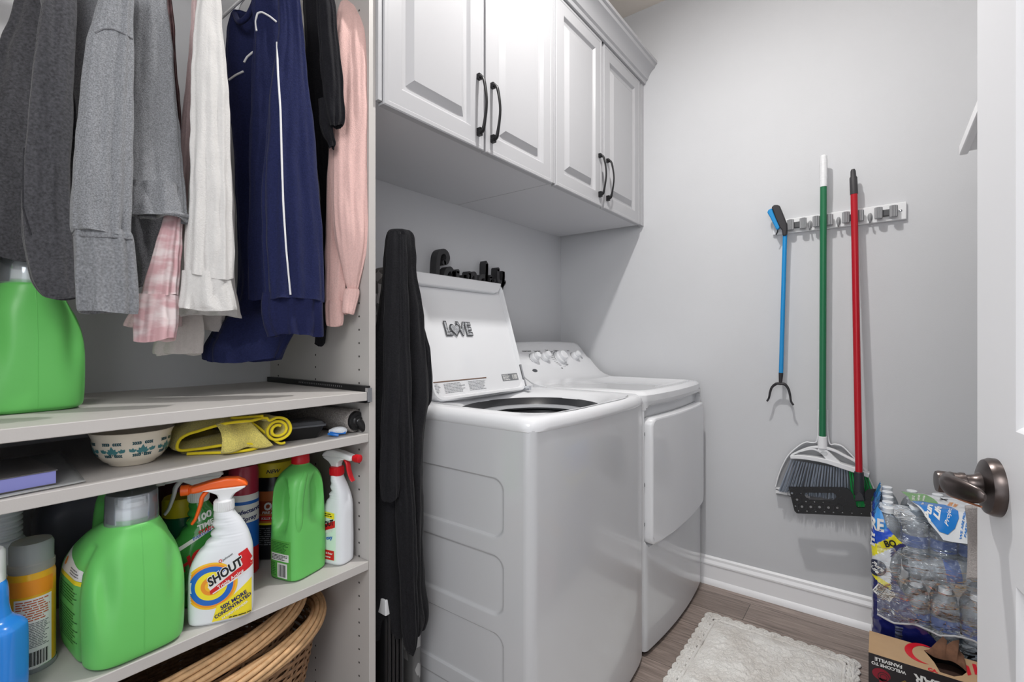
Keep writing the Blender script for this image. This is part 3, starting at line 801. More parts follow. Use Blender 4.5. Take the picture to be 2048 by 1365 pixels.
sl_ = cloth([(-60, 205, 268), (0, 198, 269), (55, 184, 268), (100, 172, 268), (200, 158, 267), (300, 150, 265), (400, 143, 262), (455, 140, 262), (468, 143, 262)], y=.985, thick=.6, folds=((2, .10, .4), (3, .07, 0), (5, .05, 1)), seed=6, wr=.0025, hollow=0)
slo = part('sleeve', sl_, F_GREY, g, world=True, ang=80)
cf = M(); cfm = cloth([(458, 147, 262), (475, 147, 268), (520, 150, 274), (570, 152, 277), (612, 153, 277), (626, 156, 275)], y=.985, thick=.6, folds=((2, .08, .4), (90, .0, 0)), seed=6, wr=.002, n=240, hollow=.05)
# rib lines on the cuff
nn = 240
cfm.v = [p if i >= 0 else p for i, p in enumerate(cfm.v)]
part('cuff', cfm, F_RIB, slo, world=True, ang=80, label='ribbed grey cuff')
surf_tube(sl_.bvh(), [(190, 66), (205, 58), (225, 58), (245, 66), (265, 78)], .0016, slo, 'seam', F_GREYB)
surf_tube(bd.bvh(), [(246, 433), (262, 440), (285, 432), (310, 436), (330, 426), (355, 428), (376, 433)], .004, g, 'rolled_hem', F_GREY)
surf_tube(cfm.bvh(), [(147, 470), (180, 474), (220, 474), (264, 479)], .0016, slo, 'seam', F_GREYB)
# 3 maroon sliver
g = garment('shirt', 'thin sliver of a maroon patterned shirt between grey and white garments', 'shirt', 1.14, .42)
part('torso', cloth([(-60, 310, 332), (0, 312, 344), (120, 322, 352), (240, 338, 361), (400, 340, 362), (470, 340, 362)], y=1.16, thick=1.0, folds=((3, .1, 0),), seed=7), F_MAROON, g, world=True, ang=80)
# 4 pink tie-dye
g = garment('sweatshirt', 'pink tie-dye sweatshirt hanging low behind the white one', 'sweatshirt', 1.1, .42)
part('torso', cloth([(-60, 392, 410), (0, 385, 410), (200, 368, 402), (380, 352, 392), (450, 325, 384), (560, 296, 372), (640, 250, 366), (655, 246, 366)], y=1.15, thick=.5, folds=((3, .12, 0), (6, .08, 1)), seed=8, wr=.004), fabric('pale_pink_fleece', (206, 182, 182), 200, .05), g, world=True, ang=80)
sl_ = cloth([(380, 338, 372), (460, 318, 366), (530, 300, 362), (592, 284, 358)], y=1.03, thick=.6, folds=((3, .08, 0), (5, .05, 1)), seed=9, hollow=0)
slo = part('sleeve', sl_, F_TIE, g, world=True, ang=80)
cfm = cloth([(590, 275, 358), (610, 270, 358), (650, 267, 357), (680, 266, 354)], y=1.03, thick=.55, folds=((3, .06, 0),), seed=9, hollow=.03)
part('cuff', cfm, F_TIE, slo, world=True, ang=80)
part('under_hem', cloth([(560, 330, 405), (640, 322, 402), (700, 305, 402), (708, 312, 400)], y=1.16, thick=.4, folds=((4, .16, 0), (7, .1, 1)), seed=10, wr=.005), F_CREAM, g, world=True, ang=80)
# 5 white
g = garment('shirt', 'white long-sleeved jersey top, brightest garment in the closet', 'shirt', 1.03, .46)
part('torso', cloth([(-60, 392, 432, 1.12), (100, 392, 440, 1.12), (400, 380, 466, 1.12), (560, 362, 470, 1.11), (620, 356, 480, 1.1), (632, 352, 484, 1.1)], thick=.4, folds=((5, .16, 0), (9, .12, 1), (13, .06, 2)), seed=11, wr=.004, n=140), F_WHITE, g, world=True, ang=80)
part('under_hem', cloth([(560, 350, 460), (625, 346, 456), (645, 342, 452), (660, 340, 448)], y=1.2, thick=.4, folds=((6, .18, 0), (10, .12, 1)), seed=12, wr=.005), F_CREAM, g, world=True, ang=80)
sl_ = cloth([(-60, 402, 438), (0, 392, 444), (100, 386, 450), (200, 380, 458), (300, 379, 463), (400, 377, 467), (480, 372, 468), (555, 367, 467)], y=1.0, thick=.55, folds=((3, .10, .6), (5, .09, 0), (8, .04, 2)), seed=13, wr=.0045, hollow=0, n=120)
slo = part('sleeve', sl_, F_WHITE, g, world=True, ang=80)
part('cuff', cloth([(545, 366, 466), (560, 365, 466), (590, 362, 472), (612, 360, 477), (620, 362, 477)], y=1.0, thick=.5, folds=((4, .10, 0), (7, .06, 1)), seed=14, wr=.003, n=120), F_WHITE, slo, world=True, ang=80)
hanger(g, .5)
# 6 navy
g = garment('sweatshirt', 'navy crewneck sweatshirt with thin white piping', 'sweatshirt', 1.05, .6)
bd = cloth([(25, 470, 500, 1.2), (40, 462, 560, 1.2), (90, 456, 600, 1.2), (200, 456, 610, 1.2), (330, 468, 610, 1.2), (480, 472, 615, 1.19), (600, 470, 612, 1.18), (640, 440, 600, 1.16), (690, 410, 572, 1.15), (722, 408, 560, 1.15)], thick=.35, tmax=.05, folds=((3, .16, .4), (5, .12, 0), (8, .05, 1)), seed=15, wr=.004, n=140, hollow=.05)
part('torso', bd, F_NAVY, g, world=True, ang=80)
sh_ = cloth([(-40, 520, 560), (-5, 508, 585), (25, 505, 590), (70, 510, 590), (180, 505, 585), (300, 500, 580), (450, 498, 575), (600, 500, 575)], y=1.10, thick=.45, folds=((3, .12, 0), (5, .06, 1)), seed=16, wr=.003)
part('yoke', sh_, F_NAVY, g, world=True, ang=80)
sl_ = cloth([(-60, 548, 596), (0, 554, 603), (60, 556, 609), (120, 550, 613), (220, 538, 622), (320, 529, 632), (420, 525, 639), (520, 528, 645), (585, 531, 648), (600, 530, 648)], y=1.0, thick=.55, folds=((2, .08, .6), (3, .07, 2), (5, .05, 0)), seed=17, wr=.0035, hollow=0, n=120)
slo = part('sleeve', sl_, F_NAVY, g, world=True, ang=80)
cfm = cloth([(588, 530, 648), (602, 529, 648), (630, 530, 646), (655, 534, 645), (672, 540, 645)], y=1.0, thick=.5, folds=((2, .12, 1.5), (3, .09, 0)), seed=18, wr=.005, hollow=.04, n=120)
part('cuff', cfm, F_NAVYD, slo, world=True, ang=80)
surf_tube(sl_.bvh(), [(554, 85), (556, 150), (561, 220), (563, 300), (566, 400), (572, 500), (578, 560), (581, 590)], .0021, slo, 'piping', PIPE)
surf_tube(sh_.bvh(), [(513, 62), (511, 42), (515, 26), (524, 24), (540, 33), (553, 44)], .0021, g, 'piping', PIPE, off=.001)
surf_tube(bd.bvh(), [(488, 125), (494, 114), (506, 104)], .0023, g, 'piping', PIPE, off=.001)
surf_tube(bd.bvh(), [(458, 160), (472, 150), (487, 143)], .0023, g, 'piping', PIPE, off=.001)
sb = sl_.bvh()
for v in (185, 250, 325, 400):
    h = sb.ray_cast(O, ray(557+(v-185)*.05, v).normalized())
nk = M(); nk.tube([at(470, 28, y=1.2), at(478, 44, y=1.17), at(494, 34, y=1.15), at(508, 6, y=1.14), at(512, -20, y=1.14)], .006, 10, smooth=5); part('collar', nk, F_NAVYD, g, world=True)
hg = M(); hg.tube([at(474, 20, y=1.21), at(480, 5, y=1.2), at(492, -12, y=1.18), at(500, -40, y=1.18)], .0045, 8, smooth=4)
tag(part('clothes_hanger', hg, WHITEP), 'pale plastic hanger in the navy sweatshirt neck', 'hanger', 'hangers on the closet rod')
# 7 black tee
g = garment('shirt', 'black short-sleeved T-shirt between navy and pink sweatshirts', 'shirt', 1.08, .67)
part('torso', cloth([(-60, 612, 664), (0, 606, 668), (100, 610, 672), (240, 622, 668), (400, 640, 664), (560, 640, 660), (655, 640, 652), (690, 630, 650)], y=1.13, thick=.55, folds=((3, .14, 0), (5, .1, 1)), seed=20, wr=.004), F_BLACK, g, world=True, ang=80)
part('sleeve', cloth([(-40, 632, 664), (30, 634, 673), (90, 638, 678), (150, 644, 684), (200, 648, 688), (235, 650, 690), (250, 654, 686)], y=.968, thick=.6, folds=((3, .16, 0), (5, .14, 1)), seed=21, wr=.005, hollow=.04), F_BLACK, g, world=True, ang=80)
part('sleeve', cloth([(200, 636, 668), (260, 640, 668), (285, 652, 673), (294, 656, 670)], y=.985, thick=.6, folds=((3, .2, 0),), seed=22, wr=.005), F_BLACK, g, world=True, ang=80)
# 8 pink
g = garment('sweatshirt', 'plain pink sweatshirt hanging rightmost against the closet panel', 'sweatshirt', 1.08, .7)
part('torso', cloth([(8, 684, 708, 1.18), (30, 676, 722, 1.18), (120, 668, 724, 1.18), (300, 664, 724, 1.18), (450, 664, 722, 1.18), (560, 676, 716, 1.18)], thick=.5, tmax=.03, folds=((3, .1, 0),), seed=23, wr=.003), F_PINK, g, world=True, ang=80)
sl_ = cloth([(4, 688, 712, 1.06), (12, 680, 721, 1.04), (40, 672, 729, 1.015), (100, 666, 733, 1.0), (250, 664, 735, .997), (400, 664, 736, .996), (480, 672, 737, .996), (560, 690, 722, 1.0), (585, 696, 716, 1.005)], thick=.5, tmax=.024, folds=((2, .08, 0), (3, .06, 1)), seed=24, wr=.003, hollow=0)
slo = part('sleeve', sl_, F_PINK, g, world=True, ang=80)
part('cuff', cloth([(578, 690, 718), (590, 686, 718), (622, 684, 710), (628, 688, 708)], y=1.0, thick=.5, folds=((2, .1, 0),), seed=25, wr=.002), F_PINK, slo, world=True, ang=80)
sl_ = cloth([(100, 668, 690), (250, 660, 694), (400, 655, 700), (500, 652, 696), (590, 651, 690), (606, 652, 688)], y=1.03, thick=.5, tmax=.024, folds=((2, .08, 0), (4, .06, 1)), seed=26, wr=.003, hollow=0)
slo = part('sleeve', sl_, F_PINK, g, world=True, ang=80)
part('cuff', cloth([(602, 651, 688), (615, 650, 688), (640, 651, 687), (653, 654, 684)], y=1.03, thick=.5, folds=((2, .1, 0),), seed=27, wr=.002), F_PINK, slo, world=True, ang=80)

# ------------------------------------------------------------------ ironing board, hoodie on it and the black folded crate below
def camo():
    m = bpy.data.materials.new('grey_leaf_print'); m.use_nodes = True; N = m.node_tree.nodes; L = m.node_tree.links; b = N['Principled BSDF']
    tc = N.new('ShaderNodeTexCoord'); v = N.new('ShaderNodeTexVoronoi'); v.inputs['Scale'].default_value = 34; L.new(tc.outputs['Object'], v.inputs[0])
    r = N.new('ShaderNodeValToRGB'); r.color_ramp.interpolation = 'CONSTANT'
    r.color_ramp.elements[0].color = (*lin((168, 168, 168)), 1); r.color_ramp.elements[1].color = (*lin((112, 112, 112)), 1); r.color_ramp.elements[1].position = .4
    e = r.color_ramp.elements.new(.7); e.color = (*lin((208, 208, 208)), 1)
    L.new(v.outputs['Color'], r.inputs[0]); L.new(r.outputs[0], b.inputs['Base Color']); b.inputs['Roughness'].default_value = .85
    return m
ib = thing('ironing_board', 'ironing board with a grey leaf-print cover stored upright beside the washer', 'ironing board', (.89, 1.15, 0))
bm_ = M(); out = [(1.0, .06), (1.0, .95), (1.03, 1.15), (1.08, 1.27), (1.13, 1.33), (1.18, 1.33), (1.23, 1.27), (1.28, 1.15), (1.31, .95), (1.31, .06)]
bm_.prism(out, .882, .908, 'x'); part('cover', bm_, camo(), ib, world=True, bev=.01)
lg = M(); lg.tube([(.922, 1.05, .02), (.922, 1.25, 1.0)], .009, 10); lg.tube([(.922, 1.25, .02), (.922, 1.05, 1.0)], .009, 10); part('leg', lg, GREYP, ib, world=True)
cv = M().tube([at(803, 1290, y=1.0), at(812, 1365, y=1.0), (at(812, 1365, y=1.0).x, 1.0, .02)], .013, 12)
g = thing('hoodie', 'black hoodie draped over the ironing board beside the washer', 'hoodie', (.85, 1.0, .3))
bd = cloth([(459, 786, 812), (462, 778, 820), (475, 773, 827), (510, 769, 830), (560, 765, 833), (620, 757, 845), (700, 745, 855), (800, 735, 858), (900, 725, 847), (1000, 720, 846), (1100, 715, 845), (1180, 715, 847), (1240, 725, 855), (1268, 740, 848)], y=1.0, thick=.42, tmax=.05, folds=((4, .14, .4), (7, .12, 2.), (10, .05, 1)), seed=30, wr=.004, n=150, m=90)
part('torso', bd, F_BLACK2, g, world=True, ang=80)
part('sleeve', cloth([(600, 828, 838), (650, 826, 848), (700, 826, 860), (760, 828, 865), (800, 830, 863), (822, 832, 852), (836, 836, 846)], y=.97, thick=.6, folds=((3, .12, 0), (5, .08, 1)), seed=31, wr=.005), F_BLACK2, g, world=True, ang=80)
part('sleeve', cloth([(470, 788, 812), (600, 784, 818), (800, 782, 822), (1000, 790, 828), (1150, 796, 834), (1240, 802, 838), (1290, 810, 836), (1308, 817, 831)], y=.945, thick=.6, folds=((3, .1, 0), (5, .06, 1)), seed=32, wr=.004), F_BLACK2, g, world=True, ang=80)
part('hood', cloth([(463, 780, 800), (500, 774, 806), (600, 770, 806), (800, 764, 806), (900, 762, 800), (1000, 762, 796)], y=.95, thick=.5, folds=((3, .12, 0), (4, .06, 1)), seed=33, wr=.004), F_BLACK2, g, world=True, ang=80)
fc = thing('folding_table', 'black ribbed folding table stored on edge at the foot of the hoodie', 'folding table', (.82, 1.02, 0))
q = M(); q.box((.775, .985, .01), (.835, 1.40, .47)); part('panel', q, DARK, fc, world=True, bev=.008)
q = M()
for xx in (.781, .793, .805, .818): q.tube([(xx, .981, .03), (xx, .981, .45)], .0045, 10)
part('rib', q, mat('black_gloss', (36, 36, 38), .22), fc, world=True)
q = M(); q.box((.768, .976, .435), (.795, .981, .475)); q.box((.766, .976, .435), (.771, 1.05, .475)); qq = part('bracket', q, WHITEP, fc, world=True, bev=.003, label='pale metal bracket with two screws')
q = M()
for zz in (.445, .466): q.lathe([(.0025, 0), (.0025, .001)], 10, (.786, .9755, zz), Matrix(((1, 0, 0), (0, 0, -1), (0, 1, 0))))
part('screw', q, DARK, qq, world=True)
q = M(); q.box((.80, .985, .012), (.895, .99, .36))
q = M(); q.box((X2+.005, 1.39, 1.375), (.86, YB-.001, 1.425)); single('wall_bracket', q, mat('bracket_grey', (128, 129, 132), .5), 'small grey bracket on the wall behind the black hoodie', 'bracket', bev=.004)
# ------------------------------------------------------------------ things on the closet shelves
Z1, Z2, Z3 = .9985, .899, .598
GREEN = mat('bright_green_plastic', (106, 196, 100), .38, nscale=4, namt=.02)
CLEARP = film_mat('clear_cup_plastic', fac=.16, bsc=3, bst=.05)
RED = mat('red_plastic', (200, 22, 34), .35)
YEL = mat('yellow_plastic', (222, 200, 40), .4)
BLUE = mat('label_blue', (34, 104, 196), .4)
LRED = mat('label_red', (206, 32, 36), .4)
LYEL = mat('label_yellow', (246, 226, 48), .4)
LORG = mat('label_orange', (240, 150, 40), .4)
LGRN = mat('label_green', (150, 196, 60), .4)
NAVYI = mat('label_navy', (26, 34, 96), .4)
DGRN = mat('label_dark_green', (44, 110, 48), .45)
def g2(x, s): return math.exp(-(x/s)**2)
def zs_(m, d): m.v = [(a, b, c+d) for a, b, c in m.v]; return m
def jug(loc, rz, label):
    t = thing('detergent_jug', label, 'detergent jug', loc, rz, 'large green detergent jugs')
    m = M()
    def fn(q, a):
        if q.y < -.01:     # grip hollows beside the mould seam on the broad face
            k = g2(abs(q.x)-.047, .012)*g2(q.z-.125, .05)*.011; q.y += k
        if q.x < -.02 and q.z < .19: q.x += .004*g2(q.y+.045, .008)
        if q.x > .02 and q.z < .19: q.x -= .004*g2(q.y+.045, .008)
        # waist above the handle side
        if q.z > .14: q.x *= 1-.35*max(0, min(1, (q.y-.0)/.09))*min(1, (q.z-.14)/.06)
        return q
    JS = .94
    m.loft([(a_*JS, *q_) for a_, *q_ in [(0, .060, .088, 4, 0, 0), (.004, .066, .095, 4.5, 0, 0), (.014, .0705, .1, 4.5, 0, 0), (.06, .0725, .101, 4.5, 0, 0), (.12, .0725, .1, 4.2, 0, 0), (.165, .067, .095, 3.4, 0, -.001), (.195, .056, .080, 2.8, 0, -.012), (.216, .045, .057, 2.4, 0, -.03), (.2275, .038, .043, 2.2, 0, -.042), (.232, .034, .036, 2, 0, -.045), (.236, .030, .030, 2, 0, -.045)]], 96, 6, fn=fn)
    part('body', m, GREEN, t, ang=60)
    h = M(); h.tube([(0, -.015, .205), (0, .012, .235), (0, .045, .252), (0, .078, .238), (0, .094, .195), (0, .092, .145)], [.017, .017, .0165, .0165, .018, .02], 20, smooth=6); part('handle', zs_(h, -.012), GREEN, t, ang=80)
    s = M(); b = m.bvh(); P = []
    for i in range(24):
        z = .008+.212*i/23; hh = b.ray_cast(Vector((0, -.5, z)), Vector((0, 1, 0)))
        if hh[0]: P.append(hh[0]+Vector((0, -.0001, 0)))
    s.tube(P, .0005, 6); part('mould_seam', s, GREEN, t)
    c = M(); c.lathe([(.026, .234), (.029, .238), (.029, .252), (.027, .254), (.018, .255), (.018, .262), (.012, .266), (.012, .255)], 48, (0, -.045, 0))
    c.rings([[Vector((x, y-.045, z)) for x, y in rrect(-.018, -.012, .018, .012, .006, 4)] for z in (.252, .268)], True, False, False)
    for i in range(36):
        a = 2*PI*i/36; c.box((.0288, -.0006, .239), (.0298, .0006, .251), R=None) if False else None
    cp_ = part('spout', zs_(c, -.014), WHITEP, t, ang=35, label='white ribbed pour spout')
    u = M(); u.lathe([(.0375, .229), (.0375, .231), (.036, .276), (.0345, .2785), (.001, .2785), (.001, .2772), (.0335, .2772), (.0348, .275), (.0362, .2325), (.033, .229)], 48, (0, -.045, 0), cap0=False, cap1=False)
    part('measuring_cap', zs_(u, -.014), CLEARP, t, ang=35, label='clear measuring cup over the spout')
    L_ = [(poly2([(-.05, .135), (.045, .135), (.045, .15), (-.05, .168)]), 0, 0), (poly2([(-.05, .128), (.045, .128), (.045, .1345), (-.05, .1345)]), 1, 0), (lines2(.0, .138, .04, .15, 3), 2, 1), (poly2(disc2(-.035, .15, .006)[0][-40:]), 3, 1),
          (lines2(-.045, .095, .04, .122, 6), 4, 0), (lines2(-.045, .03, .04, .085, 12), 4, 0)]
    decal(L_, b, -PI/2, parent=t, name='side_label', mats=[PAPER, LYEL, INKG, LORG, DGRN])
    return t
jug((.265, 1.062, Z3), math.radians(2), 'large green detergent jug with clear measuring cup, on the lowest shelf')
jug((.158, 1.215, Z1), math.radians(4), 'large green detergent jug on the top shelf below the charcoal hoodie')

# small green jug with red cap
t = thing('cleaner_jug', 'slim green jug with red cap and barcode on the lowest shelf', 'jug', (.580, 1.046, Z3), math.radians(14))
m = M()
def fn(q, a):
    if q.x < -.015:
        e = max(0, 1-((q.y-.004)/.026)**2-((q.z-.160)/.062)**2); q.x += .024*min(1, e*1.6)
    if q.y < -.015:
        e = max(0, 1-((q.x-.016)/.020)**2-((q.z-.170)/.055)**2); q.y += .016*min(1, 1.6*e)
    return q
m.loft([(0, .043, .036, 4, 0, 0), (.004, .047, .040, 4.5, 0, 0), (.014, .0495, .042, 4.5, 0, 0), (.09, .0495, .042, 4.5, 0, 0), (.16, .0475, .041, 4.2, 0, 0), (.2, .045, .039, 3.8, 0, 0), (.222, .038, .034, 3, .002, 0), (.235, .027, .025, 2.3, .004, 0), (.242, .019, .019, 2, .005, 0), (.248, .017, .017, 2, .005, 0)], 96, 7, fn=fn)
part('body', m, GREEN, t, ang=60); bv = m.bvh()
h = M().tube([(-.006, -.026, .226), (-.022, -.031, .205), (-.031, -.033, .165), (-.033, -.034, .125), (-.034, -.034, .098)], [.007, .0095, .0095, .009, .004], 16, smooth=6); part('handle', h, GREEN, t, ang=80)
c = M(); c.lathe([(.019, .244), (.0195, .246), (.0185, .264), (.017, .266), (.001, .266)], 40, (.005, 0, 0)); part('cap', c, RED, t, ang=35)
decal([(rect2(-.032, .005, .028, .088, .006), 0, 0), (lines2(-.028, .062, .024, .085, 7), 1, 1), (rect2(-.026, .044, .024, .06, .006), 2, 1), (lines2(-.024, .046, .022, .058, 4), 3, 2), (rect2(-.008, .008, .02, .04, .006), 2, 1), (bars2(-.004, .011, .017, .037, 14), 3, 2), (lines2(-.03, .01, -.012, .04, 8), 1, 1)], bv, -PI/2, parent=t, name='back_label', mats=[mat('label_leaf_green', (92, 172, 76), .45), DGRN, PAPER, INK])

def trigger(t, z, sgn, head, trig, collar, nozzle, s=1.0, rz=0, tl=1.0):
    """spray trigger head; sgn -1 points left in local x"""
    c = M(); c.lathe([(.0155*s, z), (.0165*s, z+.002), (.0165*s, z+.019*s), (.015*s, z+.021*s), (.01*s, z+.022*s)], 40)
    for i in range(30):
        a = 2*PI*i/30; x, y = .0165*s*math.cos(a), .0165*s*math.sin(a); c.tube([(x, y, z+.003), (x, y, z+.018*s)], .0007, 5)
    part('collar', c, collar, t, ang=35)
    g = sgn*s; zz = z+.018*s
    b = M()
    b.rings([[Vector((g*x, yy, zz+q*s)) for x, yy in ((x0, -w_*s), (x1, -w_*s), (x1, w_*s), (x0, w_*s))] for x0, x1, w_, q in ((-.012, .010, .008, 0), (-.013, .009, .009, .006), (-.019, .011, .010, .014), (-.034, .026, .011, .022), (-.037, .045, .0115, .026))])
    part('shroud', b, WHITEP, t, bev=.003, ang=50)
    hd = M(); out = [(-.040, .025), (-.034, .034), (-.022, .041), (-.004, .043), (.02, .040), (.045, .034), (.052, .033), (.052, .021), (.044, .021), (.02, .0245)]
    hd.prism([(g*a, zz+q*s) for a, q in out], -.0115*s, .0115*s, 'y'); ho = part('head', hd, head, t, bev=.004, seg=3, ang=50)
    nz = M(); RX = Matrix(((0, 0, g), (0, 1, 0), (-g, 0, 0)))
    nz.lathe([(.007*s, .050), (.0075*s, .054), (.0095*s, .056), (.0095*s, .068), (.008*s, .069), (.002, .069)], 24, (0, 0, zz+.027*s), Matrix(((0, 0, g/abs(s) if s else 1), (0, 1, 0), (-1, 0, 0))))
    part('nozzle', nz, nozzle, t, ang=35)
    tr_ = M(); tr_.tube([(g*.024, 0, zz+.024*s), (g*.034, 0, zz+.012*s), (g*.037, 0, zz-.002*s), (g*.044, 0, zz-.02*s*tl), (g*.05, 0, zz-.028*s*tl)], [(.0055*s, .004*s), (.007*s, .004*s), (.0075*s, .0035*s), (.0075*s, .003*s), (.0065*s, .0025*s)], 14, smooth=5)
    part('trigger', tr_, trig, t, ang=60)
SPB = [(0, .044, .021, 3.4, .0, 0), (.003, .049, .024, 3.6, .0, 0), (.012, .0525, .027, 3.6, .0, 0), (.06, .053, .0275, 3.6, .0, 0), (.1, .0515, .027, 3.4, .001, 0), (.125, .046, .026, 3.0, .006, 0), (.145, .036, .024, 2.7, .012, 0), (.162, .0285, .021, 2.4, .014, 0), (.18, .0235, .0185, 2.2, .010, 0), (.192, .019, .0175, 2, .006, 0), (.2, .0165, .0165, 2, .004, 0), (.208, .014, .014, 2, .004, 0)]
def spray_bottle(name, label, loc, rz, mt, group=None, h=1, wx=1, grip=.0016, mirror=1):
    t = thing(name, label, 'spray bottle', loc, rz, group); m = M()
    def fn(q, a):
        k = max(0, 1-abs(q.z/h-.163)/.035)
        if k > 0: q.y *= 1+.04*math.sin(q.z*1100)*k; q.x -= mirror*(-1 if math.cos(a) < 0 else 0)*grip*2*math.sin(q.z*380)*k if math.cos(a) < 0 else 0
        return q
    m.loft([(a*h, b*wx, c, d, e*mirror, f) for a, b, c, d, e, f in SPB], 80, 7, fn=fn)
    part('body', m, mt, t, ang=60); return t, m
WB = mat('white_bottle_plastic', (228, 231, 236), .32)
t, m = spray_bottle('stain_remover_bottle', 'white spray bottle with orange trigger and rainbow ring label', (.397, .990, Z3), math.radians(-27), WB)
sub_ = thing('sprayer', None, None, (.004, 0, .2), 0); sub_.parent = t
def merge_trigger(t, z, sgn, head, trig, collar, nozzle, s=1, off=(0, 0, 0), tl=1):
    pre = set(bpy.data.objects); trigger(t, z, sgn, head, trig, collar, nozzle, s, tl=tl)
    for o in set(bpy.data.objects)-pre: o.location = off
bpy.data.objects.remove(sub_)
ORG = mat('orange_plastic', (242, 100, 30), .35)
merge_trigger(t, .200, -1, ORG, ORG, WHITEP, ORG, 1.02, (.004, 0, 0), tl=1.25)
bv = m.bvh(); L_ = []
cx, cz = -.014, .073
for r0, r1, mi in ((.0385, .042, 3), (.035, .0385, 2), (.0255, .035, 1), (.0245, .0255, 5), (.0165, .0245, 5), (.010, .0165, 2), (.0, .010, 3)):
    vs, fs = disc2(cx, cz, r1, r0, 64, 3); keep = [f for f in fs if all(vs[i][0] > -.0475 for i in f)]; L_.append(((vs, keep), mi, 0))
A = math.radians(30); ca, sa = math.cos(A), math.sin(A)
def rp(pts, ox, oz): return [(ox+a*ca-b*sa, oz+a*sa+b*ca) for a, b in pts]
L_.append((poly2(rp([(-.033, -.011), (.046, -.0135), (.046, .009), (.02, .017), (-.033, .006)], .012, .084)), 0, 1))
L_.append((poly2(rp([(-.036, -.0085), (.045, -.0095), (.05, .025), (.034, .026), (.03, .004), (-.034, -.002)], .012, .0835)), 4, 2))
L_.append((text2('SHOUT', .0215, .28, .085, x=.007, y=.0935, rot=A, sx=.86), 0, 3))
L_.append((text2('SHOUT', .0215, .28, .035, x=.007, y=.0935, rot=A, sx=.86), 6, 4))
L_.append((text2('Triple Acting', .0088, .1, .015, x=.0165, y=.0795, rot=A), 0, 4))
L_.append((poly2([(.050, .073), (.050, .007), (-.013, .007), (-.005, .036), (.012, .042)]), 5, 1))
L_.append((poly2([(.050, .0785), (.050, .018), (-.022, .0), (.0, .036)], .006), 7, 0)) if False else None
L_.append((text2('50X MORE', .0098, .15, .03, x=.021, y=.0395, rot=math.radians(27)), 8, 5))
L_.append((text2('CONCENTRATED', .0088, .15, .03, x=.0195, y=.029, rot=math.radians(27), sx=.9), 8, 5))
L_.append((text2('IN WASH POWDER', .0058, .15, .02, x=.023, y=.0205, rot=math.radians(27), sx=.9), 9, 5))
L_.append((text2('Johnson', .0056, .1, .01, x=.012, y=.121, rot=A), 6, 1)); L_.append((disc2(.0005, .1155, .003, .0018, 20, 1), 4, 1))
L_.append((lines2(.014, .0085, .048, .0125, 1), 6, 6))
decal(L_, bv, 0, .00035, parent=t, mats=[PAPER, BLUE, LORG, mat('label_amber', (246, 190, 40), .4), LRED, LYEL, INK, PAPER, NAVYI, PAPER])

SG2 = mat('green_bottle', (60, 140, 62), .12, coat=.5)
t, m = spray_bottle('stain_remover_bottle', 'green spray bottle with white trigger behind the white rainbow-ring bottle', (.39, 1.09, Z3), math.radians(-20), SG2)
merge_trigger(t, .200, -1, WHITEP, WHITEP, WHITEP, WHITEP, 1.1, (.004, 0, 0), tl=1.2)
decal([(poly2(rp([(-.06, -.003), (.06, -.003), (.06, .004), (-.06, .004)], .005, .136)), 0, 0), (text2('100', .017, .2, .04, x=.012, y=.172, rot=.35), 0, 2), (text2('TIMES', .013, .2, .04, x=.018, y=.157, rot=.35), 0, 2), (text2('STAINS', .0095, .2, .03, x=.018, y=.147, rot=.35), 1, 2), (text2('EVERYDAY', .007, .1, .02, x=.01, y=.139, rot=.4), 2, 2),
       (text2('SHOUT', .03, .25, .05, x=.004, y=.098, rot=.5), 1, 2)], m.bvh(), 0, parent=t, mats=[PAPER, LRED, BLUE])

t, m = spray_bottle('carpet_spray_bottle', 'white spray bottle with red trigger standing at the right end of the lowest shelf', (.662, 1.028, Z3), math.radians(-76), WB, wx=.74, h=1.01)
merge_trigger(t, .203, 1, WHITEP, RED, RED, RED, .98, (.003, 0, 0))
decal([(poly2([(-.022, .012), (.024, .012), (.024, .122), (-.022, .128)]), 6, -.5), (poly2([(-.02, .112), (.02, .108), (.02, .122), (-.02, .124)]), 1, 1), (lines2(-.016, .112, .016, .121, 2), 2, 2), (poly2([(-.022, .074), (.022, .09), (.022, .106), (-.022, .088)]), 0, 1), (text2('SHOUT', .0165, .2, .05, x=-.002, y=.095, rot=.3, sx=.75), 2, 3), (text2('CARPET', .0095, .1, .03, x=.002, y=.079, rot=.3), 4, 3), (text2('oxy', .012, .2, .03, x=.006, y=.065, rot=.2), 5, 2),
       (rect2(-.02, .014, .02, .036), 0, 1), (text2('Stain & Odor', .0062, 0, .03, y=.029), 4, 3), (text2('Remover', .0062, 0, .03, y=.021), 4, 3)], m.bvh(), 0, .0004, parent=t, mats=[LRED, LYEL, INK, INK, PAPER, BLUE, mat('label_mint', (214, 236, 220), .4)])

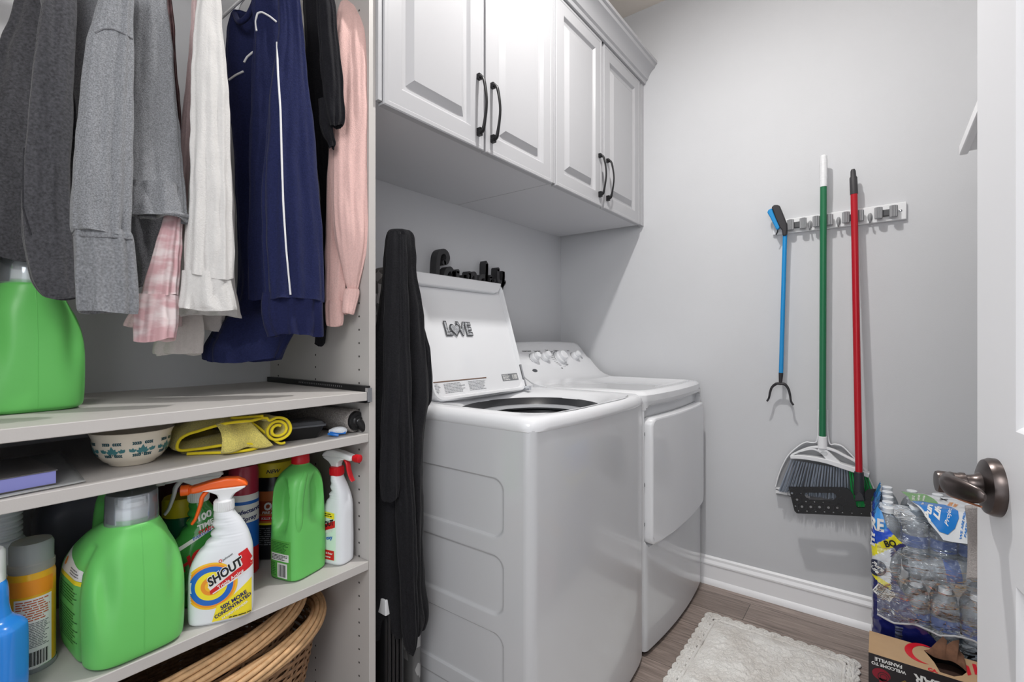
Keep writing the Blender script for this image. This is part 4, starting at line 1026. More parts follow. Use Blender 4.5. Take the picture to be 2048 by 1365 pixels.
# black ant-killer tub with yellow lid
t = thing('insecticide_tub', 'black tub with yellow lid and orange label behind the slim green jug', 'tub', (.60, 1.195, Z3), 0)
m = M(); m.lathe([(.05, 0), (.0545, .004), (.0545, .02), (.053, .04), (.053, .165), (.05, .175), (.044, .19), (.044, .2)], 56); part('body', m, mat('black_tub', (30, 30, 34), .28), t, ang=40)
c = M(); c.lathe([(.0555, .196), (.0565, .198), (.0565, .226), (.0545, .229), (.001, .229)], 56)
part('lid', c, YEL, t, ang=35); bv = m.bvh()
bl = c.bvh(); az = -math.atan2(.60, 1.195)
decal([(rect2(-.036, .085, .05, .163), 0, 0), (rect2(-.036, .110, .05, .14), 1, 1), (text2('ORTHO', .024, .12, .05, x=.012, y=.127, sx=.8), 2, 3), (text2('FIRE ANT KILLER', .0085, .1, .03, x=.006, y=.113), 2, 3), (rect2(-.036, .094, .05, .105), 3, 2), (text2('KILLS ON MOUNDS', .0075, .1, .03, x=.006, y=.0995), 2, 4), (rect2(-.036, .084, .05, .089), 4, 2), (lines2(-.032, .035, .03, .078, 9, .5), 5, 0), (disc2(.02, .152, .008, .005, 24, 1), 2, 3)], bv, az, parent=t,
      mats=[mat('label_flame', (196, 110, 60), .4), mat('label_rust', (156, 66, 34), .4), PAPER, LRED, LYEL, INKG])
decal([(text2('NEW', .012, .3, .03, x=-.004, y=.21), 0, 0)], bl, az, parent=bpy.data.objects['lid.001'] if 'lid.001' in bpy.data.objects else t, mats=[INK])

# disinfectant spray can, green can, dark green bottle, maroon carton
def can(name, label, cat_, loc, r, h, mt, cap_m, items, mats, capr=.9, caph=.045, rz=None):
    t = thing(name, label, cat_, loc, 0); m = M()
    m.lathe([(r*.93, 0), (r, .003), (r, h-.012), (r*.9, h-.003), (r*.86, h)], 48); part('can', m, mt, t, ang=35)
    c = M(); c.lathe([(r*capr, h-.006), (r*capr, h+caph*.8), (r*capr*.9, h+caph), (.001, h+caph)], 40); part('cap', c, cap_m, t, ang=35)
    if items: decal(items, m.bvh(), -math.atan2(loc[0], loc[1]) if rz is None else rz, parent=t, mats=mats)
    return t
can('disinfectant_spray', 'blue-labelled disinfectant spray can with pinkish red cap', 'spray can', (.505, 1.145, Z3), .031, .185, BLUE, mat('pinkish_red_cap', (170, 50, 72), .25), [(rect2(-.029, .165, .029, .18), 0, 0), (text2('Disinfectant', .0125, .12, .03, x=-.001, y=.142, rot=.14), 2, 2), (text2('Spray', .0125, .12, .03, x=.01, y=.127, rot=.14), 2, 2), (rect2(-.029, .118, .029, .158), 0, 1), (rect2(-.029, .0, .029, .06), 3, 1)], [PAPER, BLUE, NAVYI, LRED], .98, .055)
can('spray_can', 'dark green can reading DE between the blue spray can and the black tub', 'spray can', (.555, 1.235, Z3), .032, .19, mat('dark_green_can', (52, 92, 60), .35), mat('green_grey_cap', (96, 122, 98), .3), [(text2('OUTSIDE', .022, 0, .05, x=-.016, y=.155, sx=.7), 0, 1), (text2('DECO', .014, 0, .03, x=.004, y=.122), 1, 1), (rect2(-.025, .085, .028, .096), 2, 0)], [INK, LORG, LYEL], .8, .035)
t = can('cleaner_canister', 'dark green canister with yellow lid beside the large jug', 'canister', (.385, 1.15, Z3), .033, .17, mat('bottle_green_plastic', (22, 92, 66), .25), YEL, None, None, 1.03, .03)
q = M(); q.box((.42, 1.30, Z3), (.56, 1.40, Z3+.262)); single('maroon_carton', q, mat('maroon_card', (112, 26, 44), .5), 'maroon carton at the back of the lowest shelf', 'carton', bev=.003)
# sunscreen-like yellow can with clear cap
t = thing('aerosol_can', 'yellow and orange aerosol can with a frosted cap at the left of the lowest shelf', 'spray can', (.153, 1.083, Z3), 0)
m = M(); m.lathe([(.026, 0), (.0285, .003), (.0285, .148), (.027, .155), (.0265, .16)], 56); part('can', m, mat('can_yellow', (232, 176, 36), .25), t, ang=35)
c = M(); c.lathe([(.0275, .156), (.028, .158), (.028, .168), (.0265, .17), (.0265, .196), (.024, .201), (.001, .201)], 48); part('cap', c, mat('frosted_cap', (196, 202, 204), .25, trans=.55, ior=1.3), t, ang=35, label='frosted grey cap')
c = M(); c.lathe([(.0265, -.0002), (.0295, .0005), (.0295, .008), (.0286, .009)], 56); part('base_ring', c, mat('can_silver', (170, 176, 182), .25, .8), t)
decal([(rect2(-.022, .0, .020, .118), 0, 0), (rect2(-.028, .122, .022, .146), 3, 0), (lines2(-.020, .082, .018, .116, 9), 4, 2), (lines2(-.020, .04, .018, .08, 15), 2, 2), (bars2(-.012, .012, .016, .034), 1, 2), (lines2(-.02, .012, -.014, .036, 5), 2, 2)], m.bvh(), -math.atan2(.153, 1.083)+.12, .0003, parent=t, mats=[PAPER, INK, INKG, LORG, mat('print_rust', (196, 92, 56), .5)])
# blue spray bottle half out of view
bp_ = at(-26, 1250, y=1.0)
t = thing('cleaner_bottle', 'blue bottle with white cap cut off by the left edge', 'bottle', (bp_.x, bp_.y, Z3), math.radians(-42))
m = M(); m.loft([(0, .036, .024, 3.4, 0, 0), (.004, .04, .027, 3.6, 0, 0), (.1, .041, .028, 3.4, 0, 0), (.118, .038, .027, 3, 0, 0), (.128, .027, .022, 2.4, 0, 0), (.14, .0235, .02, 2.1, 0, 0), (.175, .021, .019, 2, 0, 0), (.182, .016, .016, 2, 0, 0)], 64, 5, fn=lambda q, a: q*1.0 if not (.13 < q.z < .176) else Vector((q.x*(1+.02*math.sin(q.z*900)), q.y*(1+.02*math.sin(q.z*900)), q.z)))
part('body', m, mat('blue_liquid_bottle', (44, 132, 220), .22, coat=.3), t, ang=60)
c = M(); c.lathe([(.017, .178), (.0185, .18), (.0185, .222), (.016, .226), (.001, .226)], 32); part('cap', c, WHITEP, t, ang=35)
decal([(rect2(-.034, .012, .030, .108), 0, 0), (rect2(-.03, .016, .027, .104), 1, 1)], m.bvh(), 0, parent=t, mats=[PAPER, mat('label_sky', (80, 160, 228), .4)])
# white ribbed bottle and grey jug behind
t = thing('ribbed_bottle', 'white bottle with a ribbed concertina neck behind the yellow can', 'bottle', (.128, 1.20, Z3), 0)
m = M(); m.loft([(0, .036, .036, 2.4, 0, 0), (.004, .04, .04, 2.4, 0, 0), (.15, .04, .04, 2.3, 0, 0), (.175, .034, .034, 2, 0, 0), (.18, .03, .03, 2, 0, 0)], 48, 5); part('body', m, WB, t, ang=60)
c = M(); pr = []
for i in range(7): z = .18+i*.0095; pr += [(.0265, z), (.0305, z+.003), (.0305, z+.006), (.0265, z+.009)]
c.lathe(pr+[(.02, .249), (.001, .249)], 40); part('ribbed_neck', c, WB, t, ang=35)
t = thing('grey_jug', 'dark grey jug in the shadow behind the yellow can', 'jug', (.262, 1.325, Z3+.0005), 0)
m = M(); m.loft([(0, .068, .05, 3.4, 0, 0), (.005, .074, .056, 3.6, 0, 0), (.15, .074, .056, 3.4, 0, 0), (.2, .06, .048, 2.8, 0, 0), (.235, .035, .03, 2.2, 0, 0), (.25, .022, .022, 2, 0, 0)], 64, 6); part('body', m, mat('slate_plastic', (98, 100, 112), .4), t, ang=60)
c = M(); c.lathe([(.024, .248), (.024, .268), (.001, .27)], 32); part('cap', c, mat('slate_cap', (70, 72, 82), .4), t)

# ---- middle shelf
def bowl_mat():
    return mat('bowl_cream', (232, 222, 204), .18, coat=.4)
t = thing('bowl', 'cream ceramic bowl with teal leaf pattern on the middle shelf', 'bowl', (.282, 1.073, Z2), 0)
m = M(); m.lathe([(.001, .0), (.030, .0), (.034, .002), (.035, .005), (.043, .010), (.052, .022), (.0565, .038), (.0575, .050), (.061, .0585), (.0622, .0605), (.0612, .0612), (.0595, .0585), (.0555, .049), (.054, .038), (.049, .024), (.038, .012), (.001, .010)], 80, cap0=False, cap1=False)
part('body', m, bowl_mat(), t, ang=60)
TEAL = mat('teal_glaze', (70, 128, 132), .3); TEAL2 = mat('dark_teal_glaze', (44, 84, 92), .3)
# a band of leaves, stems and petals wrapped round the outside
bm2 = M()
def on_bowl(a, z):
    P = [(.043, .010), (.052, .022), (.0565, .038), (.0575, .050), (.061, .0585)]
    for (r0, z0), (r1, z1) in zip(P, P[1:]):
        if z0 <= z <= z1: r = r0+(r1-r0)*(z-z0)/(z1-z0); break
    else: r = .0575
    r += .0005; return Vector((r*math.cos(a), r*math.sin(a), z))
def leaf(a, z, ang, l, w_, mi):
    pts = [(0, 0), (l*.3, w_), (l*.65, w_*.8), (l, 0), (l*.65, -w_*.8), (l*.3, -w_)]; out = []
    for p, q in pts: x = p*math.cos(ang)-q*math.sin(ang); y = p*math.sin(ang)+q*math.cos(ang); out.append(on_bowl(a+x/.056, z+y))
    bm2.add(out, [tuple(range(6))], mi)
for i in range(8):
    a = 2*PI*i/8
    for an in (20, 55, 90, 125, 160): leaf(a, .027, math.radians(an), .0105 if an != 90 else .0135, .0031, 0)
    for s in (-1, 1):
        for an in (50, 90, 130): leaf(a+s*.27, .028, math.radians(an+s*10), .0078, .0024, 0)
        for k in range(4):
            for zz in (.0225, .0435):
                leaf(a+s*(.04+k*.055), zz, math.radians(90-s*50), .0042, .0013, 1); leaf(a+s*(.04+k*.055), zz, math.radians(-90+s*50), .0042, .0013, 1)
    for k in range(5): leaf(a+(k-2)*.04, .026, math.radians(-90+(k-2)*20), .003, .001, 1)
part('leaf_pattern', bm2, [TEAL, TEAL2], t, fix=False)
# folded yellow towel
TOW = mat('yellow_terry', (214, 200, 112), .95, nscale=500, namt=.22, bump=1, bscale=300, sheen=.3, spec=.1); TRM_ = mat('yellow_binding', (236, 214, 40), .8)
t = thing('towel', 'yellow terry towel folded and rolled on the middle shelf beside the bowl', 'towel', (.45, 1.05, Z2), 0)
m = M(); path = []
for i in range(26): a = 4.4*PI*i/25; r = .008+.0175*i/25; path.append((.505+r*1.05*math.cos(a+1.0), .9345+r*math.sin(a+1.0)))
path += [(.48, .962), (.45, .963), (.41, .958), (.375, .95), (.352, .938), (.346, .92), (.36, .912), (.39, .915), (.43, .922), (.46, .914), (.468, .906), (.45, .9035), (.40, .9035), (.36, .9035)]
P3 = [Vector((a, 0, b)) for a, b in path]; P3, _ = resample(P3, [1]*len(P3), 3)
def tw(i, v):
    p = P3[i]; y0 = .990+.020*math.sin(p.x*40)*(p.x < .48)+(.512-p.x)*.28; y = y0+(1.16-y0)*v
    nz = noise.noise(Vector((p.x*30, y*24, p.z*30)))
    return Vector((p.x+.004*nz+ (1-v)*.0, y, max(.9025, p.z+.005*nz*(1 if p.x < .48 else .2)+.004*math.sin(y*60+p.x*30)*(p.x < .48))))
NV = 30
for side in (1, -1):
    vs = []
    for j in range(NV+1):
        for i in range(len(P3)):
            q = P3[min(i+1, len(P3)-1)]-P3[max(i-1, 0)]; n = Vector((-q.z, 0, q.x)).normalized(); vs.append(tw(i, j/NV)+n*side*.0024)
    n = len(P3); m.add(vs, [(j*n+i, j*n+i+1, (j+1)*n+i+1, (j+1)*n+i) for j in range(NV) for i in range(n-1)])
part('towel_body', m, TOW, t, world=True, fix=False, ang=80)
tb_ = M(); tb_.tube([tw(i, 0) for i in range(len(P3))], .0028, 8); part('bound_edge', tb_, TRM_, t, world=True, label='bright yellow bound edge')
tb_ = M(); tb_.tube([tw(78, 0)+Vector((0, -.002, .004)), Vector((.43, 1.02, .965)), Vector((.447, 1.035, .967)), Vector((.47, 1.01, .945)), Vector((.505, .995, .908)), Vector((.52, .992, .905))], .0026, 8, smooth=6); 
part('bound_edge', tb_, TRM_, t, world=True, label='bright yellow bound edge')
fl = M()
def flap(u, v):
    a = Vector((.40, 1.02, .955)).lerp(Vector((.452, 1.03, .963)), u); b = Vector((.40, 1.0, .908)).lerp(Vector((.49, .985, .906)), u)
    p = a.lerp(b, v); p.y -= .014*math.sin(PI*v)+.006*math.sin(u*7); p.z += .003*math.sin(u*9+v*4); return p
fl.grid(flap, 16, 16); fo = part('flap', fl, TOW, t, world=True, fix=False, ang=80); so = fo.modifiers.new('s', 'SOLIDIFY'); so.thickness = .004
# black lidded tray
t = thing('plastic_tray', 'small black plastic tray with grey translucent lid on the middle shelf', 'tray', (.580, 1.052, Z2), math.radians(-14))
m = M(); rr = []
for z, sx, sy, w_ in ((.0, .036, .032, .008), (.002, .038, .034, .008), (.029, .049, .042, .008), (.029, .046, .039, .008), (.004, .035, .030, .008)): rr.append([Vector((x, y, z)) for x, y in rrect(-sx, -sy, sx, sy, w_, 4)])
m.rings(rr); part('tray', m, DARK, t, ang=40)
m = M(); rr = []
for z, s in ((.0275, .0425), (.0275, .045), (.0315, .045), (.0325, .042), (.038, .038), (.039, .035)): rr.append([Vector((x, y, z)) for x, y in rrect(-s-.007, -s, s+.007, s, .008, 4)])
m.rings(rr); part('lid', m, mat('smoky_lid', (86, 88, 92), .2), t, ang=30)
# blue and white brush
t = thing('small_brush', 'small blue and white bristle brush beside the plush roller', 'brush', (.66, 1.0, Z2), 0)
bo_ = Vector((-.012, -.004, -.002))
m = M(); m.tube([(.63, 1.003, .906), (.66, .986, .906)], [.004, .004], 10); m.tube([(.625, 1.0, .906), (.630, .988, .905), (.638, .98, .9035)], .003, 8, smooth=4); part('handle', m, mat('blue_handle', (40, 120, 210), .3), t, world=True)
m = M(); m.tube([(.633, 1.010, .9095), (.643, 1.001, .9105), (.656, .992, .9105), (.664, .987, .909)], [.004, .0085, .0085, .004], 16, smooth=5); part('bristle_head', m, mat('white_bristle', (226, 230, 236), .5, bump=1, bscale=300), t, world=True)
# plush roller
t = thing('roller', 'grey plush lint roller with black end cap at the right of the middle shelf', 'roller', (.69, 1.05, Z2), 0)
a, b = Vector((.694, .998, .9275)), Vector((.655, 1.25, .9275)); ax = (b-a).normalized(); sd = ax.cross(Vector((0, 0, 1))).normalized()
RM = Matrix((sd, sd.cross(ax)*-1, ax)).transposed()
m = M(); rg = []
for i in range(90):
    z = (b-a).length*i/89; ring = []
    for j in range(110):
        an = 2*PI*j/110; r = .0275+.0013*noise.noise(Vector((math.cos(an)*26, math.sin(an)*26, z*800)))+.001*noise.noise(Vector((math.cos(an)*50, math.sin(an)*50, z*1700)))
        if i == 0: r *= .93
        ring.append(a+RM@Vector((r*math.cos(an), r*math.sin(an), z)))
    rg.append(ring)
m.rings(rg); part('plush_sleeve', m, mat('grey_plush', (158, 152, 148), .95, nscale=350, namt=.35, bump=1, bscale=350), t, world=True, ang=80)
m = M(); m.lathe([(.001, -.012), (.012, -.012), (.014, -.009), (.021, -.008), (.023, -.004), (.023, .001)], 40, a, RM); part('end_cap', m, DARK, t, world=True, ang=35)
ec = [o for o in bpy.data.objects if o.name.startswith('end_cap')][-1]
m = M(); m.lathe([(.001, -.0145), (.005, -.014), (.0055, -.012)], 24, a, RM); part('screw', m, CHROME, ec, world=True)
m = M(); m.tube([a-ax*.008, a-ax*.012+sd*.008+Vector((0, 0, -.010)), a-ax*.014+sd*.017+Vector((0, 0, -.019))], [.009, .010, .0115], 18, smooth=4); part('knob', m, DARK, t, world=True, ang=50)
# box and plastic sheets at left
bx = M(); bx.box((-.075, -.075, 0), (.075, .075, .021)); t = thing('book', 'lavender-edged dark book lying on the plastic sheets at left', 'book', (.089, 1.06, Z2+.004), math.radians(4))
m = M(); m.box((-.075, -.075, .0012), (.072, .075, .0198)); part('pages', m, mat('lavender_edge', (140, 142, 206), .5), t)
m = M(); m.box((-.076, -.076, .0198), (.0735, .076, .0212)); m.box((-.076, -.076, 0), (.0735, .076, .0012)); part('cover', m, mat('cover_grey', (92, 90, 90), .4, nscale=20, namt=.1), t)
m = M(); m.box((-.0765, -.0, 0), (-.075, .001, .02)); 
plane_art([(lines2(-.06, -.05, .05, -.03, 3), 0, 0), (lines2(-.02, -.02, .05, .03, 4), 0, 0)], (0, 0, .0213), (1, 0, 0), (0, 1, 0), .0003, t, 'cover_print', [INKG], world=False)
sh_ = M()
def sheet(u, v):
    a = Vector((-.005, .958, 0)).lerp(Vector((.198, .978, 0)), u); b = Vector((.0, 1.28, 0)).lerp(Vector((.222, 1.275, 0)), u); p = a.lerp(b, v)
    p.z = .9004+.0012*abs(noise.noise(Vector((p.x*18, p.y*18, 1)))); return p
sh_.grid(sheet, 24, 24)
so = single('plastic_sleeve', sh_, mat('milky_plastic', (206, 208, 208), .15, alpha=.62), 'thin milky plastic sleeve under the book, over the shelf edge', 'plastic sleeve', fix=False)
md = so.modifiers.new('s', 'SOLIDIFY'); md.thickness = .0012; md.offset = 1

# ------------------------------------------------------------------ wicker baskets under the lowest shelf
WK = mat('wicker_tan', (208, 168, 124), .55, nscale=60, namt=.2, aniso=(1, 1, 1)); WKD = mat('wicker_brown', (150, 116, 86), .65, nscale=80, namt=.3)
def basket(cx, cy, zr, rx, ry, h, label, tilt):
    t = thing('wicker_basket', label, 'basket', (cx, cy, zr-h), 0, 'wicker baskets nested on the closet floor')
    def P(a, s, z, r=0):
        p = 2.5; ca, sa = math.cos(a), math.sin(a)
        x = (rx*s+r)*math.copysign(abs(ca)**(2/p), ca); y = (ry*s+r)*math.copysign(abs(sa)**(2/p), sa)
        return Vector((x, y, h+z+ tilt*x))
    NS = 44; m = M(); nr = int(h/.0085)
    for i in range(nr):
        z = -h+.004+i*.0085; s = .80+.17*(1+z/h); pts = []
        for j in range(NS*4): a = 2*PI*j/(NS*4); pts.append(P(a, s, z, .0032*math.cos(a*NS/2+(PI if i % 2 else 0)))+Vector((0, 0, .0006*math.sin(a*9+i*3))))
        n = 5; rg = []
        for k, p in enumerate(pts):
            tn = (pts[(k+1) % len(pts)]-pts[k-1]).normalized(); sd = tn.cross(Vector((0, 0, 1))).normalized(); up = sd.cross(tn)
            rg.append([p+sd*.0026*math.cos(2*PI*q/n)+up*.0040*math.sin(2*PI*q/n) for q in range(n)])
        rg.append(rg[0]); m.rings(rg, True, False, False)
    part('woven_wall', m, WKD, t, ang=80)
    m = M()
    for j in range(NS//2):
        a = 2*PI*(j+.5)/(NS//2); m.tube([P(a, .80, -h), P(a, .885, -h/2), P(a, .97, 0)], .0034, 6)
    part('stakes', m, WKD, t)
    m = M(); m.rings([[P(2*PI*j/60, .79, -h+.003) for j in range(60)], [P(2*PI*j/60, .79, -h) for j in range(60)]]); part('base', m, WKD, t)
    m = M(); NR = 9
    for k in range(NR):
        pts = []; 
        for j in range(161):
            a = 2*PI*j/160; w_ = 2*PI*k/NR+a*2; pts.append(P(a, .985, .004+.018*math.sin(w_), .0125*math.cos(w_)))
        m.tube(pts, .0054, 7, cap=False)
    part('rim', m, WK, t, ang=80, label='thick twisted rim, paler than the basket wall')
    return t
basket(.345, 1.200, .500, .292, .205, .24, 'upper wicker basket with thick pale rim, under the lowest shelf', .06)
basket(.385, 1.185, .452, .292, .205, .24, 'lower wicker basket with the other nested in it, rim showing just below', .06)
# ------------------------------------------------------------------ tool rack on the right wall
def W(u, v, off=0.0): return at(u, v, x=XW-off)
rack = thing('tool_rack', 'white wall rack with grey roller grips and small hooks', 'tool rack', (XW, .15, 1.56))
m = M(); yl, yr = .372, -.072
poly = [(yr, 1.568), (yr, 1.634), (yl, 1.626), (yl, 1.566)]
m.prism(poly, XW-.014, XW-.0005, 'x'); part('board', m, WHITEP, rack, world=True, bev=.003)
GRP = mat('grip_grey', (150, 151, 154), .42)
def clip(u, label=None):
    c = W(u, 438, .03); y, z = c.y, 1.597+(.15-c.y)*.01
    b = M(); b.box((XW-.028, y-.016, z-.012), (XW-.013, y+.016, z+.012)); p = part('grip', b, mat('grip_dark', (84, 85, 88), .5), rack, world=True, bev=.002)
    for s in (-1, 1):
        q = M(); n = 44; rg = []
        for zz, rr in ((-.022, .6), (-.0205, .98), (.0205, .98), (.022, .6)):
            rg.append([Vector((XW-.036+(.0115+.0014*math.cos(11*a))*rr*math.cos(a), y+s*.0225+(.0115+.0014*math.cos(11*a))*rr*math.sin(a), z+zz)) for a in [2*PI*j/n for j in range(n)]])
        q.rings(rg); part('roller_pad', q, GRP, p, world=True, ang=50)
for u in (1594, 1646, 1706, 1772): clip(u)
def hook(u):
    c = W(u, 440, .02); y, z = c.y, 1.597
    q = M(); q.rings([[Vector((XW-.014-d, y+w_*math.cos(a), z-.006+h*math.sin(a)+(0 if math.sin(a) > 0 else .004*math.cos(a)*0))) for a in [2*PI*j/20 for j in range(20)]] for d, w_, h in ((-.001, .008, .017), (.003, .008, .017), (.005, .005, .012))])
    q.tube([(XW-.016, y, z+.004), (XW-.024, y, z-.008), (XW-.026, y, z-.022), (XW-.032, y, z-.030), (XW-.04, y, z-.026), (XW-.042, y, z-.016)], [.0035, .0035, .003, .0028, .0026, .0022], 10, smooth=4)
    part('hook', q, GRP, rack, world=True, ang=50)
for u in (1620, 1677, 1740): hook(u)
q = M(); c = W(1801, 421, .0145); q.lathe([(.005, 0), (.005, .0012), (.003, .002), (.001, .002)], 20, c, Matrix(((0, 0, -1), (0, 1, 0), (1, 0, 0)))); part('screw', q, CHROME, rack, world=True)

# reacher grabber hanging on the rack
gr = thing('reacher_grabber', 'blue and black reacher grabber hanging at the left end of the rack', 'grabber', (XW-.05, .33, .85))
xo = .05
def WP(pix, off): return [(W(u, v, off).y, W(u, v, off).z) for u, v in pix]
m = M(); m.prism(WP([(1544, 416), (1549, 411), (1556, 411), (1560, 413), (1567, 430), (1574, 448), (1575, 456), (1574, 472), (1566, 473), (1565, 462), (1560, 456), (1552, 438)], xo), XW-xo-.014, XW-xo+.014, 'x'); part('grip_body', m, mat('grabber_black', (44, 42, 46), .45), gr, world=True, bev=.004, seg=3)
BL = mat('grabber_blue', (30, 142, 208), .35)
m = M(); m.prism(WP([(1535, 426), (1537, 421), (1544, 417), (1549, 430), (1556, 445), (1561, 455), (1557, 460), (1553, 460), (1547, 448), (1541, 436)], xo), XW-xo-.010, XW-xo+.010, 'x'); part('trigger', m, BL, gr, world=True, bev=.004, seg=3, label='blue squeeze trigger')
a, b = W(1570, 470, xo), W(1562, 748, xo)
part('shaft', M().tube([a, b], .0085, 20), BL, gr, world=True, label='thin blue shaft')
m = M(); m.tube([b+Vector((0, 0, .004)), W(1561, 765, xo)], [.009, .0065], 14)
m.tube([W(1561, 768, xo), W(1553, 768, xo), W(1544, 775, xo), W(1540, 786, xo), W(1538, 796, xo), W(1534, 803, xo)], [.006, .006, .005, .0045, .004, .004], 10, smooth=4)
m.tube([W(1561, 768, xo), W(1569, 769, xo), W(1576, 777, xo), W(1580, 790, xo), W(1582, 803, xo), W(1587, 811, xo)], [.006, .006, .005, .0045, .004, .004], 10, smooth=4)
part('claw', m, mat('grabber_black', (44, 42, 46), .45), gr, world=True, ang=60, label='black two-finger claw')
m = M(); m.tube([W(1556, 457, xo), W(1555, 464, xo), W(1552, 470, xo)], .0025, 8); part('release_hook', m, DARK, gr, world=True)

# broom with green pole
xb = .055
br = thing('broom', 'green-handled angle broom with white head and grey bristles, white dustpan behind', 'broom', (XW-xb, .19, .5))
GPOLE = mat('green_pole', (34, 112, 74), .35)
top, j1, bot = W(1647, 310, xb), W(1647, 374, xb), W(1645, 876, xb)
part('pole', M().tube([j1, bot], .0118, 28), GPOLE, br, world=True, label='dark green pole')
g = M(); rg = []; n = 40
for i in range(64):
    t_ = i/63; p = top.lerp(j1, t_); ring = []
    for j in range(n):
        a = 2*PI*j/n; k = .0008*(1 if (.16 < t_ < .95) and ((math.sin(a*5+t_*60)*math.sin(a*5-t_*60)) > .05) else 0)
        r = .0126*(min(1, (t_*16+.15)**.5) if t_ < .05 else 1)+k; ring.append(p+Vector((r*math.cos(a), r*math.sin(a), 0)))
    rg.append(ring)
g.rings(rg); part('grip', g, WHITEP, br, world=True, ang=60, label='white knurled grip')
xp = .062
m = M(); m.lathe([(.0145, 0), (.0155, -.006), (.017, -.04), (.019, -.048)], 24, W(1645, 875, xb)+Vector((0, 0, .004)))
def bar(pix, w0, off, x0, x1, mm):
    P = [Vector((0, *q)) for q in WP(pix, off)]; ws = [w0]*len(P) if not isinstance(w0, list) else w0
    P, ws = resample(P, ws, 5); rg = []
    for i, p in enumerate(P):
        t_ = (P[min(i+1, len(P)-1)]-P[max(i-1, 0)]).normalized(); nn_ = Vector((0, -t_.z, t_.y))
        a, b = p+nn_*ws[i], p-nn_*ws[i]; rg.append([Vector((XW-x0, a.y, a.z)), Vector((XW-x1, a.y, a.z)), Vector((XW-x1, b.y, b.z)), Vector((XW-x0, b.y, b.z))])
    mm.rings(rg)
bar([(1581, 914), (1600, 914), (1625, 917), (1655, 923), (1690, 934), (1715, 942), (1738, 951)], [.006, .0075, .008, .0085, .0095, .0095, .008], xp, .035, .075, m)
bar([(1583, 911), (1600, 903), (1622, 896), (1645, 896), (1668, 902), (1690, 913), (1712, 925), (1734, 944)], [.003, .0035, .004, .005, .0045, .004, .004, .004], xp, .045, .065, m)
bar([(1636, 898), (1650, 906), (1662, 918), (1680, 930)], [.008, .013, .014, .008], xp, .045, .068, m)
bar([(1600, 904), (1622, 899), (1636, 902), (1650, 910)], [.002, .003, .004, .006], xp, .045, .066, m)
part('broom_head', m, WHITEP, br, world=True, bev=.002, ang=50, label='white arched broom head')
m = M(); c = W(1648, 907, .069); m.rings([[c+Vector((-d, .011*s*math.cos(a), .0065*s*math.sin(a))) for a in [2*PI*j/24 for j in range(24)]] for s, d in ((1.1, 0), (1, .0015), (.9, .0005))]); part('badge', m, mat('badge_white', (206, 208, 210), .3), br, world=True)
def bristles(spans, name, mt, lb, cnt, x0=.048, x1=.066, thin=.0011):
    m = M()
    for (u0, v0, ub0, vb0, u1, v1, ub1, vb1) in spans:
        for k in range(cnt):
            f = (k+.5)/cnt
            for q in range(14):
                ff = f+random.uniform(-.42, .42)/cnt; off = random.uniform(x0, x1)
                a = W(u0+(u1-u0)*f, v0+(v1-v0)*f, off); b = W(ub0+(ub1-ub0)*ff, vb0+(vb1-vb0)*ff+random.uniform(-2, 2), off+random.uniform(-.012, .012))
                mid = a.lerp(b, .45)+Vector((0, random.uniform(-.001, .001), 0)); a += Vector((0, random.uniform(-.002, .002), 0)); m.tube([a, mid, b], [thin*1.4, thin*1.2, thin], 4, cap=True)
    return part(name, m, mt, br, world=True, label=lb, ang=80)
bristles([(1580, 920, 1556, 982, 1697, 940, 1702, 1004)], 'bristles', mat('bristle_grey', (146, 155, 168), .42), 'grey fanned bristles', 22)
bristles([(1697, 941, 1703, 1006, 1736, 950, 1752, 1000)], 'bristles', mat('bristle_green', (40, 160, 84), .45), 'green bristles at the right end', 8)
# dustpan clipped behind the broom
dp = thing('dustpan', 'white wire-rimmed dustpan clipped behind the broom bristles', 'dustpan', (XW-.01, .2, .5))
rim = [(1637, 820), (1636, 850), (1635, 876), (1632, 885), (1622, 886), (1612, 885), (1597, 893), (1578, 910), (1566, 930), (1557, 952), (1551, 974)]
rim2 = [(1655, 820), (1655, 850), (1656, 872), (1660, 889), (1670, 889), (1684, 893), (1700, 908), (1716, 926), (1730, 944), (1742, 966), (1752, 990)]
m = M(); m.tube([W(u, v, .030) for u, v in rim], .0028, 10, smooth=4); m.tube([W(u, v, .030) for u, v in rim2], .0028, 10, smooth=4)
part('rim', m, WHITEP, dp, world=True, ang=60)
m = M(); pts = rim[4:]+[(1553, 990), (1600, 997), (1680, 1003), (1750, 1004)]+rim2[:4:-1]
m.prism(WP(pts, .02), XW-.022, XW-.018, 'x'); part('pan', m, mat('dustpan_shade_grey', (150, 151, 154), .4), dp, world=True, label='white pan with shade grey in its colour')  # shade painted into the pan: grey like the shadowed wall
m = M(); bar([(1552, 976), (1580, 981), (1620, 986)], [.001, .0085, .0085], .03, .02, .04, m); bar([(1552, 983), (1580, 988), (1620, 993)], .006, .03, .024, .036, m); part('lip', m, WHITEP, dp, world=True)

